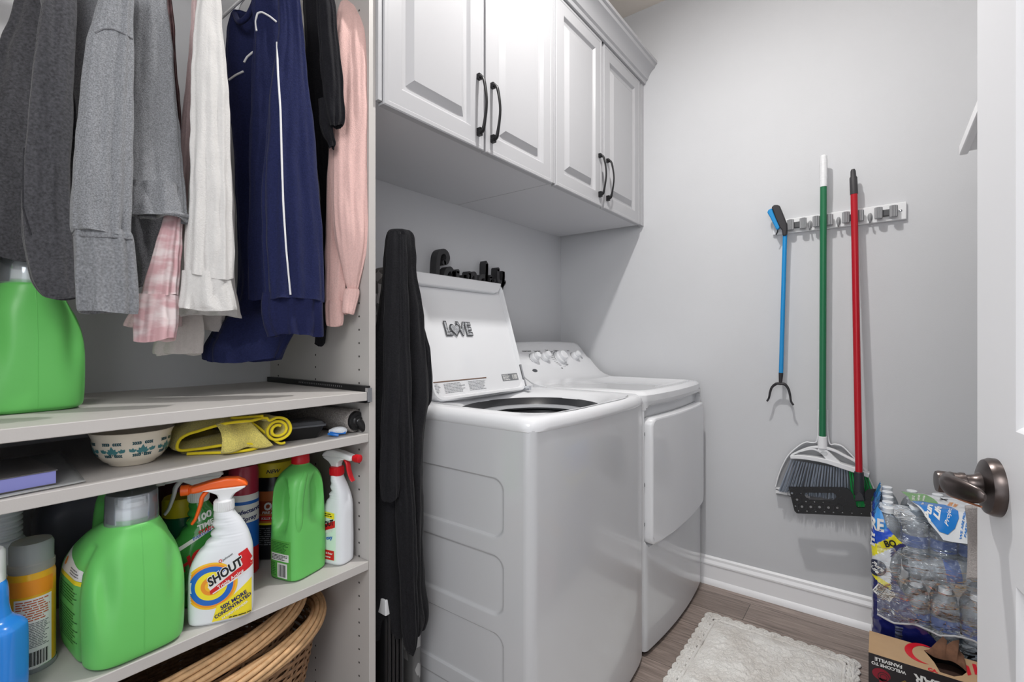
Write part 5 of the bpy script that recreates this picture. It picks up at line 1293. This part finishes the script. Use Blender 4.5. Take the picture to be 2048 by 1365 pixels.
# flat rubber mop with red pole
RP = mat('red_pole', (178, 16, 34), .3)
mp_ = thing('floor_brush', 'red-handled floor tool with a black honeycomb rubber head', 'floor tool', (XW-.1, .08, .42))
ot, ob_ = .056, .118
a, b = W(1708, 386, ot), W(1718, 950, ob_)
part('pole', M().tube([a, b], .0115, 28), RP, mp_, world=True, label='bright red pole')
m = M(); t0 = W(1706, 339, ot); m.tube([t0, t0.lerp(a, .08), t0.lerp(a, .3), t0.lerp(a, .36), t0.lerp(a, 1.06)], [.006, .0085, .0095, .0125, .0128], 24); part('end_grip', m, mat('rubber_grey', (58, 57, 60), .55), mp_, world=True, ang=30)
RB = mat('black_rubber', (30, 30, 32), .45); RBG = mat('socket_grey', (50, 50, 54), .45)
m = M(); m.tube([W(1718, 944, ob_), W(1718, 956, ob_), W(1718, 975, ob_), W(1719, 992, ob_)], [.0145, .0155, .0165, .0165], 24)
q = WP([(1711, 990), (1718, 980), (1726, 988), (1730, 1000), (1709, 1000)], ob_); m.prism(q, XW-ob_-.018, XW-ob_+.012, 'x')
part('socket', m, RBG, mp_, world=True, ang=40, bev=.002)
def filled(outer, holes, x0, x1):
    bm = bmesh.new(); lo = []; loops = [outer]+holes; es = []
    for L_ in loops:
        vs = [bm.verts.new((0, a, b)) for a, b in L_]; lo.append(vs)
        es += [bm.edges.new((vs[i], vs[(i+1) % len(vs)])) for i in range(len(vs))]
    bmesh.ops.triangle_fill(bm, use_beauty=True, use_dissolve=False, edges=es)
    bm.verts.index_update(); V = [v.co.copy() for v in bm.verts]; Fc = [tuple(v.index for v in f.verts) for f in bm.faces]
    L2 = [[v.index for v in l] for l in lo]; bm.free(); m = M(); n = len(V)
    vs = [(x0, v.y, v.z) for v in V]+[(x1, v.y, v.z) for v in V]
    fs = Fc+[tuple(i+n for i in reversed(f)) for f in Fc]
    for l in L2: fs += [(l[i], l[(i+1) % len(l)], l[(i+1) % len(l)]+n, l[i]+n) for i in range(len(l))]
    return m.add(vs, fs)
op = .118
outer = WP([(1577, 974), (1600, 974.5), (1640, 974.5), (1684, 975), (1694, 977), (1701, 982), (1706, 990), (1708, 1001), (1731, 1001), (1728, 990), (1731, 983), (1737, 979), (1752, 978.5), (1750, 988), (1744, 996), (1742, 1003), (1743, 1034), (1680, 1031), (1640, 1029), (1594, 1027), (1589, 1022)], op)
holes = [WP([(1611, 986), (1616, 985.5), (1666, 986), (1671, 989), (1673, 994), (1668, 1001), (1662, 1002), (1618, 1000), (1612, 996), (1609, 991)], op),
         WP([(1711, 1003), (1729, 1003), (1731, 1010), (1729, 1015.5), (1716, 1015.5), (1713, 1013)], op)]
for (u, v, r) in [(1584, 987, 2.7), (1594, 1000, 2.7), (1604, 1014, 2.9), (1621.5, 1014.5, 3), (1639, 1015, 3), (1657, 1016, 3), (1674.5, 1016.5, 2.8), (1591, 1013, 1.7), (1612, 1004, 1.8), (1629, 1004.5, 1.7), (1646.5, 1005.5, 1.5), (1597, 1022.5, 1.6), (1614, 1023, 1.8), (1631.5, 1024, 1.8), (1649, 1024.5, 1.8), (1667, 1025.5, 1.8), (1685, 1026, 1.6), (1704, 1027, 1.6), (1723, 1028, 1.5), (1601, 987.5, 2), (1607, 979, .9), (1624, 979, .9), (1642, 979.5, .9), (1660, 980, .9), (1680, 981, 1.1)]:
    holes.append(WP([(u+r*math.cos(a), v+r*math.sin(a)) for a in [2*PI*k/10 for k in range(10)]], op))
m = filled(outer, holes, XW-op-.0035, XW-op+.0035); part('rubber_head', m, RB, mp_, world=True, ang=30, label='black rubber head with round holes')
m = M()
for row, (v, us) in enumerate(((987, range(1584, 1750, 18)), (1001, range(1593, 1750, 18)), (1014.5, range(1604, 1745, 18)))):
    for u in us:
        if 1606 < u < 1676 and row == 0: continue
        if row == 1 and 1604 < u < 1676 : pass
        if 1700 < u < 1736: continue
        P = [W(u+9.6*math.cos(a), v+.02*(u-1600)+8.6*math.sin(a), op+.0045) for a in [PI/6+PI/3*k for k in range(7)]]
        if max(abs(p.y-.163) for p in P) > .142: continue
        if row == 0 and u > 1690 and u < 1735: continue
        if any(1608 < u+9.6*math.cos(PI/6+PI/3*k) < 1674 and 985 < v+8.6*math.sin(PI/6+PI/3*k) < 1001 for k in range(6)) and row != 2: continue
        m.tube(P, .001, 5)
part('honeycomb_ridges', m, mat('rubber_ridge', (52, 52, 56), .4), mp_, world=True)
m = M()
for k in range(26):
    y0 = W(1712+k*.7, 1003, op).y; m.tube([(XW-op+.004, y0, W(1720, 1000, op).z), (XW-op+.006, y0+random.uniform(-.001, .001), W(1720, 1019, op).z)], .0007, 4)
part('inner_bristles', m, mat('bristle_green', (26, 128, 60), .45), mp_, world=True, label='green bristles in the small window')

# ------------------------------------------------------------------ rug
def shag():
    m = bpy.data.materials.new('cream_shag'); m.use_nodes = True; N = m.node_tree.nodes; L = m.node_tree.links; b = N['Principled BSDF']
    tc = N.new('ShaderNodeTexCoord'); n = N.new('ShaderNodeTexNoise'); n.inputs['Scale'].default_value = 9; n.inputs['Detail'].default_value = 5; L.new(tc.outputs['Object'], n.inputs[0])
    r = N.new('ShaderNodeValToRGB'); r.color_ramp.elements[0].color = (*lin((224, 219, 213)), 1); r.color_ramp.elements[1].color = (*lin((246, 244, 240)), 1); r.color_ramp.elements[0].position = .35; r.color_ramp.elements[1].position = .65
    L.new(n.outputs['Fac'], r.inputs[0]); L.new(r.outputs[0], b.inputs['Base Color']); b.inputs['Roughness'].default_value = .95
    v = N.new('ShaderNodeTexNoise'); v.inputs['Scale'].default_value = 190; v.inputs['Detail'].default_value = 4; L.new(tc.outputs['Object'], v.inputs[0])
    bp = N.new('ShaderNodeBump'); bp.inputs['Strength'].default_value = .9; bp.inputs['Distance'].default_value = .006; L.new(v.outputs[0], bp.inputs['Height']); L.new(bp.outputs[0], b.inputs['Normal'])
    return m
SHG = shag()
rx0, rx1, ry0, ry1 = .95, 2.075, .055, .575
rug = thing('rug', 'cream shaggy rug with scalloped lace border in front of the machines', 'rug', ((rx0+rx1)/2, (ry0+ry1)/2, 0))
m = M()
def rugf(u, v):
    x = rx0+.05+(rx1-rx0-.1)*u; y = ry0+.05+(ry1-ry0-.1)*v; e = min(1, min(u, 1-u)*22, min(v, 1-v)*11)
    z = .004+.011*e**.5+e*(.0055*noise.noise(Vector((x*48, y*48, 0)))+.0035*noise.noise(Vector((x*115, y*115, 3))))+.002*noise.noise(Vector((x*9, y*9, 5)))
    return Vector((x, y, z))
m.grid(rugf, 330, 170); part('pile', m, SHG, rug, world=True, fix=False, ang=80)
m = M()
def petal(cx, cy, ang, s=1):
    for k in range(5):
        a = ang+(k-2)*.52; L_ = .021*s
        px_, py_ = cx+math.cos(a)*L_*.75, cy+math.sin(a)*L_*.75
        ring = [(px_+.0105*s*math.cos(t_)*1.1, py_+.0105*s*math.sin(t_), .0045+.001*math.sin(t_*2)) for t_ in [2*PI*q/10 for q in range(11)]]
        m.tube(ring, .0032, 5, cap=False)
    m.tube([(cx+.014*math.cos(t_), cy+.014*math.sin(t_), .006) for t_ in [2*PI*q/10 for q in range(11)]], .0045, 6, cap=False)
    m.tube([(cx-.008, cy, .007), (cx+.008, cy, .007)], .006, 6)
sp_ = .0425; ix0, ix1, iy0, iy1 = rx0+.03, rx1-.03, ry0+.03, ry1-.03
k = 0; x = ix0
while x <= ix1+.001: petal(x, iy1, PI/2); petal(x, iy0, -PI/2); x += sp_
y = iy0+sp_/2
while y <= iy1: petal(ix1, y, 0); petal(ix0, y, PI); y += sp_
# inner rings under the pile edge
for r_ in (.022, .034, .046):
    m.tube([Vector((x, y, .0055+.002*math.sin(x*90+y*70))) for x, y in [(q.x, q.y) for q in dens([Vector((a, b, 0)) for a, b in rrect(rx0+r_, ry0+r_, rx1-r_, ry1-r_, .02, 4)])]]+[Vector((rx1-r_, ry1-r_-.02, .0055))], .006, 6)
part('lace_border', m, SHG, rug, world=True, fix=False, ang=80, label='crocheted scalloped border')

# ------------------------------------------------------------------ bottled water packs
WAT = film_mat('water_bottle_clear', (.93, .97, 1), fac=.27, bsc=30, bst=.25)
CAPM = mat('bottle_cap_white', (236, 240, 244), .35)
LBL = mat('bottle_label_blue', (62, 96, 170), .3)
wb = thing('water_bottle', 'clear water bottle with white cap standing in the shrink-wrapped stack', 'water bottle', (0, 0, 0), 0, 'water bottles in the stack')
m = M(); pr = [(.001, .003), (.018, .001), (.028, .002), (.0315, .01)]
for k in range(5): z = .018+k*.012; pr += [(.032, z), (.032, z+.006), (.0302, z+.009)]
pr += [(.0315, .082), (.0315, .118)]
for k in range(3): z = .122+k*.01; pr += [(.032, z), (.0305, z+.006)]
pr += [(.029, .155), (.024, .168), (.016, .179), (.0125, .184), (.0125, .19)]
m.lathe(pr, 28); part('bottle', m, WAT, wb, ang=50)
m = M(); m.lathe([(.0155, .186), (.0155, .188), (.014, .189), (.0148, .1895), (.0148, .2), (.0135, .2015), (.001, .2015)], 26); part('cap', m, CAPM, wb, ang=35)
m = M(); m.lathe([(.0323, .083), (.0323, .117)], 28, cap0=False, cap1=False); part('label', m, LBL, wb, ang=50, label='blue paper label')
first = True
PY, PX = [-.014-.0655*k for k in range(6)], [1.873+.0645*k for k in range(5)]
for L_ in range(3):
    for i, x in enumerate(PX):
        for j, y in enumerate(PY):
            if L_ == 2 and i == 0 and j > 0: continue
            if L_ == 2 and i == 1 and 4 <= j: continue
            if L_ < 2 and i > 1 and j > 0: continue       # nothing of these shows
            if L_ == 0 and i > 0: continue
            o = wb if first else copy_tree(wb); first = False
            o.location = (x+random.uniform(-.001, .001), y+random.uniform(-.0008, .0008), .001+L_*.2035); o.rotation_euler = (0, 0, random.uniform(0, 6))
            ro = ['front', 'second', 'third', 'fourth', 'back'][i]; co = ['leftmost', 'second from the left', 'third from the left', 'fourth from the left', 'fifth from the left', 'rightmost'][j]
            if L_ == 2: o['label'] = f'capped water bottle in the top layer, {ro} row, {co}'; o['group'] = 'water bottles in the top layer'
            elif L_ == 1: o['label'] = f'wrapped water bottle in the middle layer, {ro} row, {co}'; o['group'] = 'water bottles in the middle layer'
            else: o['label'] = f'water bottle in the bottom layer behind the soda carton, {co}'; o['group'] = 'water bottles in the bottom layer'
lb = copy_tree(wb); lb['label'] = 'loose water bottle lying on its side at the front of the stack'; del lb['group']; lb['category'] = 'water bottle'
pl = at(1830, 1140, x=1.862); lb.location = (1.868, -.035, .447); lb.rotation_euler = (PI/2-.12, 0, .1)
lb.location = (1.872, -.06, .440)
def corner_film(s, off=0):     # s metres along the pack, from the back along its left side, round the corner and along the front
    xa, yc, xf = 2.16, .021, 1.837; side = xa-xf-.02
    if s < side: return Vector((xa-s, yc, 0)), Vector((0, 1, 0))
    if s < side+.0314:
        a = (s-side)/.02; return Vector((xf+.02-.02*math.sin(a), yc-.02+.02*math.cos(a), 0)), Vector((-math.sin(a), math.cos(a), 0))
    return Vector((xf, yc-.02-(s-side-.0314), 0)), Vector((-1, 0, 0))
def wrinkle(s, z, k=1): return k*(.006*noise.noise(Vector((s*11, z*9, 1)))+.0035*noise.noise(Vector((s*38, z*22, 4)))+.0015*noise.noise(Vector((s*90, z*60, 7))))
SIDE = 2.16-1.837-.02+.0314
FB = mat('film_royal_blue', (22, 74, 190), .14, coat=.6, bump=.6, bscale=45, nscale=14, namt=.5); FN = mat('film_navy', (26, 32, 98), .16, coat=.6, bump=.6, bscale=45, nscale=18, namt=.25)
FY_ = mat('film_yellow', (236, 226, 40), .16, coat=.6, bump=.5, bscale=45); FW = mat('film_white', (222, 226, 232), .16, coat=.6, bump=.5, bscale=45); FL = mat('film_sky', (60, 150, 226), .14, coat=.6, bump=.6, bscale=45)
pk = thing('printed_wrap', 'torn blue, yellow and white printed plastic wrap on the corner of the bottle stack', 'plastic wrap', (1.84, .02, .0))
# right-hand limit of the print along the front for each height
lim = [(.62, -.03), (.60, .0), (.56, .012), (.53, .038), (.515, .058), (.505, .040), (.47, .022), (.44, .018), (.40, .035), (.36, .062), (.33, .075), (.30, .088), (.262, .128), (.25, .126), (.235, .085), (.215, .062), (.17, .05), (.10, .045), (.02, .04)]
def limit(z):
    for (z1, a), (z0, b) in zip(lim, lim[1:]):
        if z0 <= z <= z1: return a+(b-a)*(z1-z)/(z1-z0)
    return lim[-1][1]
m = M(); NUf, NVf = 90, 220
def pf(u, v):
    z = .02+.6*v; s = (SIDE+limit(z))*u if True else 0
    p, n = corner_film(s); k = 1 if z < .56 else max(0, (.62-z)/.06); lift = .010*max(0, (s-SIDE-.03)/.06)
    tl = .02*max(0, (z-.57)/.05); q = p+n*(.002+abs(wrinkle(s, z))*1.0+lift)-n*tl; q.z = z; return q
def pmi(u, v):
    z = .02+.6*v; s = (SIDE+limit(z))*u; t_ = s-SIDE
    zz = z+.05*max(t_, -.04)*0
    if z > .600: return 4
    if z > .515-.5*min(0, t_-.02)-.02: return 0 if (s*7+z*9) % 1 > .28 else 4
    if z > .475-.6*min(0.0, t_-.0): return 2
    if z > .405+.8*t_ and t_ < .03: return 3
    if z > .392+.8*t_ and t_ < .03: return 2
    return 1
def pmi(u, v):
    z = .02+.6*v; s = (SIDE+limit(z))*u; t_ = s-SIDE
    y1 = .480+.9*max(-.04, t_)          # top of the yellow strip
    if z > y1+.035: 
        return 4 if (z > .585 or (t_ > -.02 and t_ < .012 and z > .55)) else 0
    if z > y1: return 2
    if t_ < .022 and z > .402-.55*t_: return 3
    if t_ < .022 and z > .386-.55*t_: return 2
    if -.12 < t_ < -.105 and .12 < z < .22: return 2
    return 1
m.grid(pf, NUf, NVf, pmi); pko = part('print_film', m, [FB, FN, FY_, FW, FL], pk, world=True, fix=False, ang=80)
def onfilm(s, z, off=.004):
    p, n = corner_film(s); k = n*(.002+abs(wrinkle(s, z))+off+.010*max(0, (s-SIDE-.03)/.06)); return Vector((p.x+k.x, p.y+k.y, z))
def film_art(items, s0, z0, name, mats, parent, rot=0):
    m = M(); ca, sa = math.cos(rot), math.sin(rot)
    for art, mi, ly in items:
        m.add([onfilm(s0+a*ca-b*sa, z0+a*sa+b*ca, .002+.0006*ly) for a, b in art[0]], art[1], mi)
    return part(name, m, mats, parent, world=True, fix=False)
film_art([(text2('BO', .026, 0, .04, x=0, y=0, sx=.8), 0, 0)], SIDE+.020, .512, 'print_text', [INK], pk, .35)
film_art([(text2('PURE', .05, 0, .04, x=0, y=.03, sx=.6), 0, 0), (text2('LIFE', .05, 0, .04, x=-.01, y=-.02, sx=.6), 0, 0)], SIDE-.03, .53, 'print_text', [PAPER], pk)
film_art([(disc2(0, 0, .022, 0, 24, 3, 1.2), 0, 0), (text2('Pure', .016, .2, .03, y=.007), 1, 1), (text2('Life', .016, .2, .03, y=-.008), 1, 1)], SIDE-.012, .43, 'print_badge', [mat('badge_navy', (40, 46, 72), .4), PAPER], pk, -.6)
film_art([(rect2(-.022, -.016, .022, .016), 0, 0), (bars2(-.019, -.009, .019, .014, 16), 1, 1), (lines2(-.019, -.015, .015, -.010, 1), 1, 1)], SIDE+.006, .362, 'barcode', [PAPER, INK], pk, -.45)
# clear wrap over the front of the stack, with the printed flap on top
cw = thing('clear_wrap', 'crinkled clear plastic wrap over the front and top of the bottle stack', 'plastic wrap', (1.83, -.18, .2))
FILM = film_mat('clear_film', fac=.10)
m = M()
def cf_(u, v):
    y = .012-.40*u; zb_ = .285-.10*min(1, max(0, (u-.1)))*.25
    # profile: from the back over the top, then falling forwards and down to the torn hem
    prof = [(1.935, .606), (1.91, .597-.02*u), (1.885, .580-.02*u), (1.86, .550-.03*math.sin(u*5)), (1.838, .50), (1.826, .44), (1.824, .38), (1.826, .33), (1.822, .295)]
    t_ = v*(len(prof)-1); i = min(int(t_), len(prof)-2); f = t_-i; x = prof[i][0]+(prof[i+1][0]-prof[i][0])*f; z = prof[i][1]+(prof[i+1][1]-prof[i][1])*f
    k = max(0, (v-.25))*1.2
    n1 = .018*noise.noise(Vector((y*9, z*11, 2)))+.008*noise.noise(Vector((y*30+z*12, z*30, 5)))+.003*noise.noise(Vector((y*90, z*80, 5)))
    return Vector((x-abs(n1)*(.4+k)-.002, y, z+(.004*noise.noise(Vector((x*30, y*30, 0))) if v < .3 else 0)+(.006*math.sin(y*60) if v > .97 else 0)))
m.grid(cf_, 120, 160); part('film', m, FILM, cw, world=True, fix=False, ang=80)
m = M(); m.tube([cf_(i/60, 1) for i in range(61)], .0028, 8); part('hem', m, mat('film_hem', (214, 214, 216), .2, trans=.3, ior=1.2), cw, world=True, label='thick whitish torn hem')
m = M()
def cf2(u, v):
    y = -.03-.36*u; z = .275-.27*v; n1 = .008*noise.noise(Vector((y*14, z*12, 9)))+.004*noise.noise(Vector((y*45, z*40, 5)))
    return Vector((1.832-abs(n1), y, z))
m.grid(cf2, 80, 60); part('lower_film', m, FILM, cw, world=True, fix=False, ang=80)
# printed flap lying on the top film: laid out along y (right) and x/z (down the slope)
fp = thing('label_flap', 'white, green and blue printed flap draped on top of the bottle stack', 'plastic flap', (1.95, -.2, .6))
def flap_(a, b, off=0):    # a: 0..1 to the right, b: 0..1 towards the front
    L0, L1, R0, R1 = at(1800, 985, z=.6205), at(1826, 1076, x=1.835), at(1972, 996, z=.6205), at(1962, 1072, x=1.835)
    # top back edge and front lower edge, bent where the stack ends
    yy = (L0.y+(R0.y-L0.y)*a); y2 = (L1.y+(R1.y-L1.y)*a)
    if b < .62: t_ = b/.62; x = L0.x+(1.90-L0.x)*t_; z = .6205
    else: t_ = (b-.62)/.38; x = 1.90+(1.832-1.90)*t_; z = .6205-(.6205-.553)*t_**1.6
    y = yy+(y2-yy)*b
    return Vector((x-off*(b > .7)-.014*max(0, (b-.5)/.5), y, z+.005+off+.002*noise.noise(Vector((x*40, y*40, 2)))))
def fart(items, name, mats, parent=fp):
    m = M()
    for art, mi, ly in items: m.add([flap_(a, b, .0006*(1+ly)) for a, b in art[0]], art[1], mi)
    return part(name, m, mats, parent, world=True, fix=False)
m = M(); outl = poly2([(0, 0), (1, .0), (1, 1), (.45, 1.0), (.25, .86), (.10, .62), (.06, .5), (.05, .3)], .05)
m.add([flap_(a, b) for a, b in outl[0]], outl[1]); part('flap_film', m, mat('flap_white', (226, 230, 234), .15, coat=.5), fp, world=True, fix=False)
def ft(body, size, a, b, rot, sx=1, sh_=0, bo=.03):   # text written across the flap
    vs, fs = text2(body, size, sh_, bo, sx=sx); ca, sa = math.cos(rot), math.sin(rot)
    return [(a+(p*ca-q*sa)*.9, b+(-(p*sa+q*ca))*1.35) for p, q in vs], fs
drop = [(.07, .52), (.2, .47), (.36, .44), (.50, .46), (.60, .53), (.66, .64), (.67, .76), (.62, .88), (.52, .95), (.40, .94), (.28, .84), (.17, .68)]
FGR = mat('flap_green', (104, 164, 84), .2, coat=.4); FBL = mat('flap_blue', (24, 124, 208), .18, coat=.5)
fart([(poly2([(.0, .02), (.30, .02), (.38, .2), (.42, .42), (.2, .45), (.06, .5), (.05, .3)], .05), 0, 0), (poly2(drop, .05), 1, 1),
      (ft('Pure', .125, .275, .70, 1.25, 1, .15, .05), 2, 2), (ft('Life', .125, .395, .70, 1.25, 1, .15, .05), 2, 2), (ft('Project', .085, .535, .73, 1.25, .9, .1, .01), 2, 2), (ft('The', .05, .205, .57, 1.3), 2, 2),
      (ft('JOIN US', .055, .12, .33, 1.35), 2, 1), (ft('healthy habits', .045, .19, .27, 1.35), 2, 1), (ft('communities', .045, .25, .27, 1.35), 2, 1),
      (ft('WE ARE PROUD', .045, .73, .78, 1.35, .9), 1, 1), (ft('PARTNER WITH', .045, .79, .76, 1.35, .9), 1, 1), (ft('X', .13, .50, .16, 1.4, .8), 3, 1), (ft('TEXAS', .07, .57, .36, 1.35, .8), 4, 1), (ft('WAY', .07, .63, .38, 1.35, .8), 4, 1), (ft('A N', .1, .85, .25, 1.35, .8), 3, 1)],
     'flap_print', [FGR, FBL, PAPER, INK, LORG])
# grey towel hanging behind the door edge
tw_ = M()
def gt(u, v):
    c = at(1928+8*math.sin(v*2.6), 1010+148*v, x=1.70); 
    return Vector((1.70+.012*math.sin(u*9+v*3)*u-.01*math.cos(v*5), c.y-.22*u, c.z+.006*math.sin(u*14)))
tw_.grid(gt, 40, 30); o = single('grey_towel', tw_, mat('grey_beige_terry', (178, 172, 170), .95, nscale=300, namt=.15, bump=.8, bscale=300), 'grey-beige towel hanging between the bottle stack and the open door', 'towel', fix=False, ang=80)
so = o.modifiers.new('s', 'SOLIDIFY'); so.thickness = .012

# ------------------------------------------------------------------ soda carton
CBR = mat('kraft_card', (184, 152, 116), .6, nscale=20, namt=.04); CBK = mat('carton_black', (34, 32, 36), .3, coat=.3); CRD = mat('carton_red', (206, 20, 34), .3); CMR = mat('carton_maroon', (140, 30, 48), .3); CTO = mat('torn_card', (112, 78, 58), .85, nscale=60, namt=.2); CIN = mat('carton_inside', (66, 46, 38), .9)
sc = thing('soda_carton', 'torn black, red and brown soda carton in front of the bottle stack', 'carton', (1.72, -.17, 0))
cx0, cx1, cy0, cy1, ct = 1.658, 1.783, -.375, .030, .26
def TF(u, v): p = at(u, v, z=ct); return (p.x, p.y)
hole = [TF(u, v) for u, v in [(1848, 1302), (1870, 1305), (1895, 1306), (1915, 1315), (1928, 1322), (1934, 1345), (1925, 1352), (1908, 1354), (1880, 1345), (1868, 1325)]]
bm = bmesh.new(); es = []
for L_ in ([(cx0, cy0), (cx1, cy0), (cx1, cy1), (cx0, cy1)], [(min(max(a, cx0+.004), cx1-.004), b) for a, b in hole]):
    vs = [bm.verts.new((a, b, ct)) for a, b in L_]; es += [bm.edges.new((vs[i], vs[(i+1) % len(vs)])) for i in range(len(vs))]
bmesh.ops.triangle_fill(bm, use_beauty=True, use_dissolve=False, edges=es); bm.verts.index_update()
m = M(); m.add([v.co.copy() for v in bm.verts], [tuple(v.index for v in f.verts) for f in bm.faces]); bm.free()
part('top_face', m, CBR, sc, world=True, label='brown card top')
m = M(); m.add([(cx0, cy0, 0), (cx0, cy1, 0), (cx0, cy1, ct), (cx0, cy0, ct)], [(0, 1, 2, 3)]); m.add([(cx1, cy0, 0), (cx1, cy1, 0), (cx1, cy1, ct), (cx1, cy0, ct)], [(0, 1, 2, 3)])
m.add([(cx0, cy1, 0), (cx1, cy1, 0), (cx1, cy1, ct), (cx0, cy1, ct)], [(0, 1, 2, 3)]); m.add([(cx0, cy0, 0), (cx1, cy0, 0), (cx1, cy0, ct), (cx0, cy0, ct)], [(0, 1, 2, 3)]); m.add([(cx0, cy0, 0), (cx1, cy0, 0), (cx1, cy1, 0), (cx0, cy1, 0)], [(0, 1, 2, 3)])
o = part('carton_walls', m, CBK, sc, world=True); 
m = M()
P = lambda u, v, dz=0, dx=0: Vector((*TF(u, v), ct))+Vector((dx, 0, dz))
rag = [P(1848, 1302), P(1858, 1305, .006), P(1874, 1300, .022), P(1886, 1297, .032), P(1894, 1303, .028), P(1893, 1306, .02), P(1905, 1305, .030), P(1918, 1306, .034), P(1917, 1312, .016), P(1928, 1322, .012), P(1934, 1345, .002)]
bs = [P(1848, 1302), P(1856, 1308, .0), P(1868, 1314, -.002), P(1880, 1318, -.002), P(1890, 1320, -.002), P(1896, 1322), P(1904, 1324), P(1912, 1328), P(1918, 1332), P(1926, 1338), P(1934, 1346)]
m.rings([rag, bs], False, False, False); fo = part('torn_flap', m, CTO, sc, world=True, fix=False, ang=80, label='ragged brown torn flap'); so = fo.modifiers.new('s', 'SOLIDIFY'); so.thickness = .0012
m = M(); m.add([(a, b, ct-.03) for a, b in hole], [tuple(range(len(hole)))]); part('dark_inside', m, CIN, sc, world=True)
# print on top: x to the viewer's left/right is world -y, up the face is +x
def top_pt(u, v): p = at(u, v, z=ct); return p
Cl = []
for k in range(29):
    a = math.radians(38+ (322-38)*k/28-20*0); Cl.append(a)
def arc(u, v, ru, rv, a0, a1, wmax, n=26, rot=.28):
    out = []; inn = []
    for k in range(n+1):
        t_ = k/n; a = a0+(a1-a0)*t_; w_ = wmax*math.sin(PI*min(1, t_*1.02))**.7
        for L_, s in ((out, 1), (inn, 1-w_)): 
            x = ru*s*math.cos(a)+ru*(1-s)*.25; y = rv*s*math.sin(a); L_.append((u+x, v+y+x*rot))
    return out+inn[::-1]
cpoly = arc(1845, 1308, 36, 19, math.radians(-58), math.radians(-292), .34)
m = M(); art = poly2([(p[0], p[1]) for p in cpoly], 5); m.add([at(u, v, z=ct+.0006) for u, v in art[0]], art[1], 0)
art = text2('CA.', 11, 0, .06, rot=0); m.add([at(1866+p*1.15, 1342-q*.75+p*.36, z=ct+.0006) for p, q in art[0]], art[1], 0)
for pl_ in ([(1927, 1328), (1938, 1334), (1943, 1350), (1936, 1352)], [(1944, 1328), (1952, 1330), (1958, 1350), (1950, 1350)]): m.add([at(u, v, z=ct+.0006) for u, v in pl_], [(0, 1, 2, 3)], 0)
part('top_print', m, [CRD], sc, world=True, fix=False, label='red lettering on the card top')
# print on the front, seen upside down: local right = +y, local up = -z
def fr(items, name, mats):
    m = M()
    for art, mi, ly in items: m.add([Vector((cx0-.0005*(1+ly), cy1-.0+q_[0]*-1, ct-q_[1])) for q_ in art[0]], art[1], mi)
    return part(name, m, mats, sc, world=True, fix=False)
def ud(body, size, a, b, **k):     # upside-down line: a from the left edge, b down from the top edge
    vs, fs = text2(body, size, 0, .035, **k); return [(a-p, b+q) for p, q in vs], fs
fr([(ud('WELCOME TO', .0112, .043, .024), 0, 1), (ud('FANSVILLE', .0125, .043, .011), 0, 1), (disc2(.028, .050, .020, 0, 28, 2, .8), 1, 0), (poly2([(.022, .06), (.04, .06), (.036, .095), (.028, .098)]), 1, 0), (ud('#1', .014, .032, .082), 0, 1),
    (ud('SUGAR', .030, .145, .028), 0, 1), (ud('ZERO', .040, .135, .058), 0, 1), (disc2(.078, .052, .008, .005, 4, 1), 2, 1), (rect2(0, .105, .405, .26, .05), 3, 0), (disc2(.26, .1, .07, 0, 30, 2, .8), 1, 0), (disc2(.033, .055, .013, .0115, 24, 1), 4, 1), (disc2(.033, .055, .008, .0068, 24, 1), 4, 1)],
   'front_print', [PAPER, CMR, mat('carton_gold', (150, 128, 70), .4, .3), CMR, CBK])
for o in list(bpy.data.objects):
    if o.type == 'MESH' and len(o.data.vertices) == 0: bpy.data.objects.remove(o)
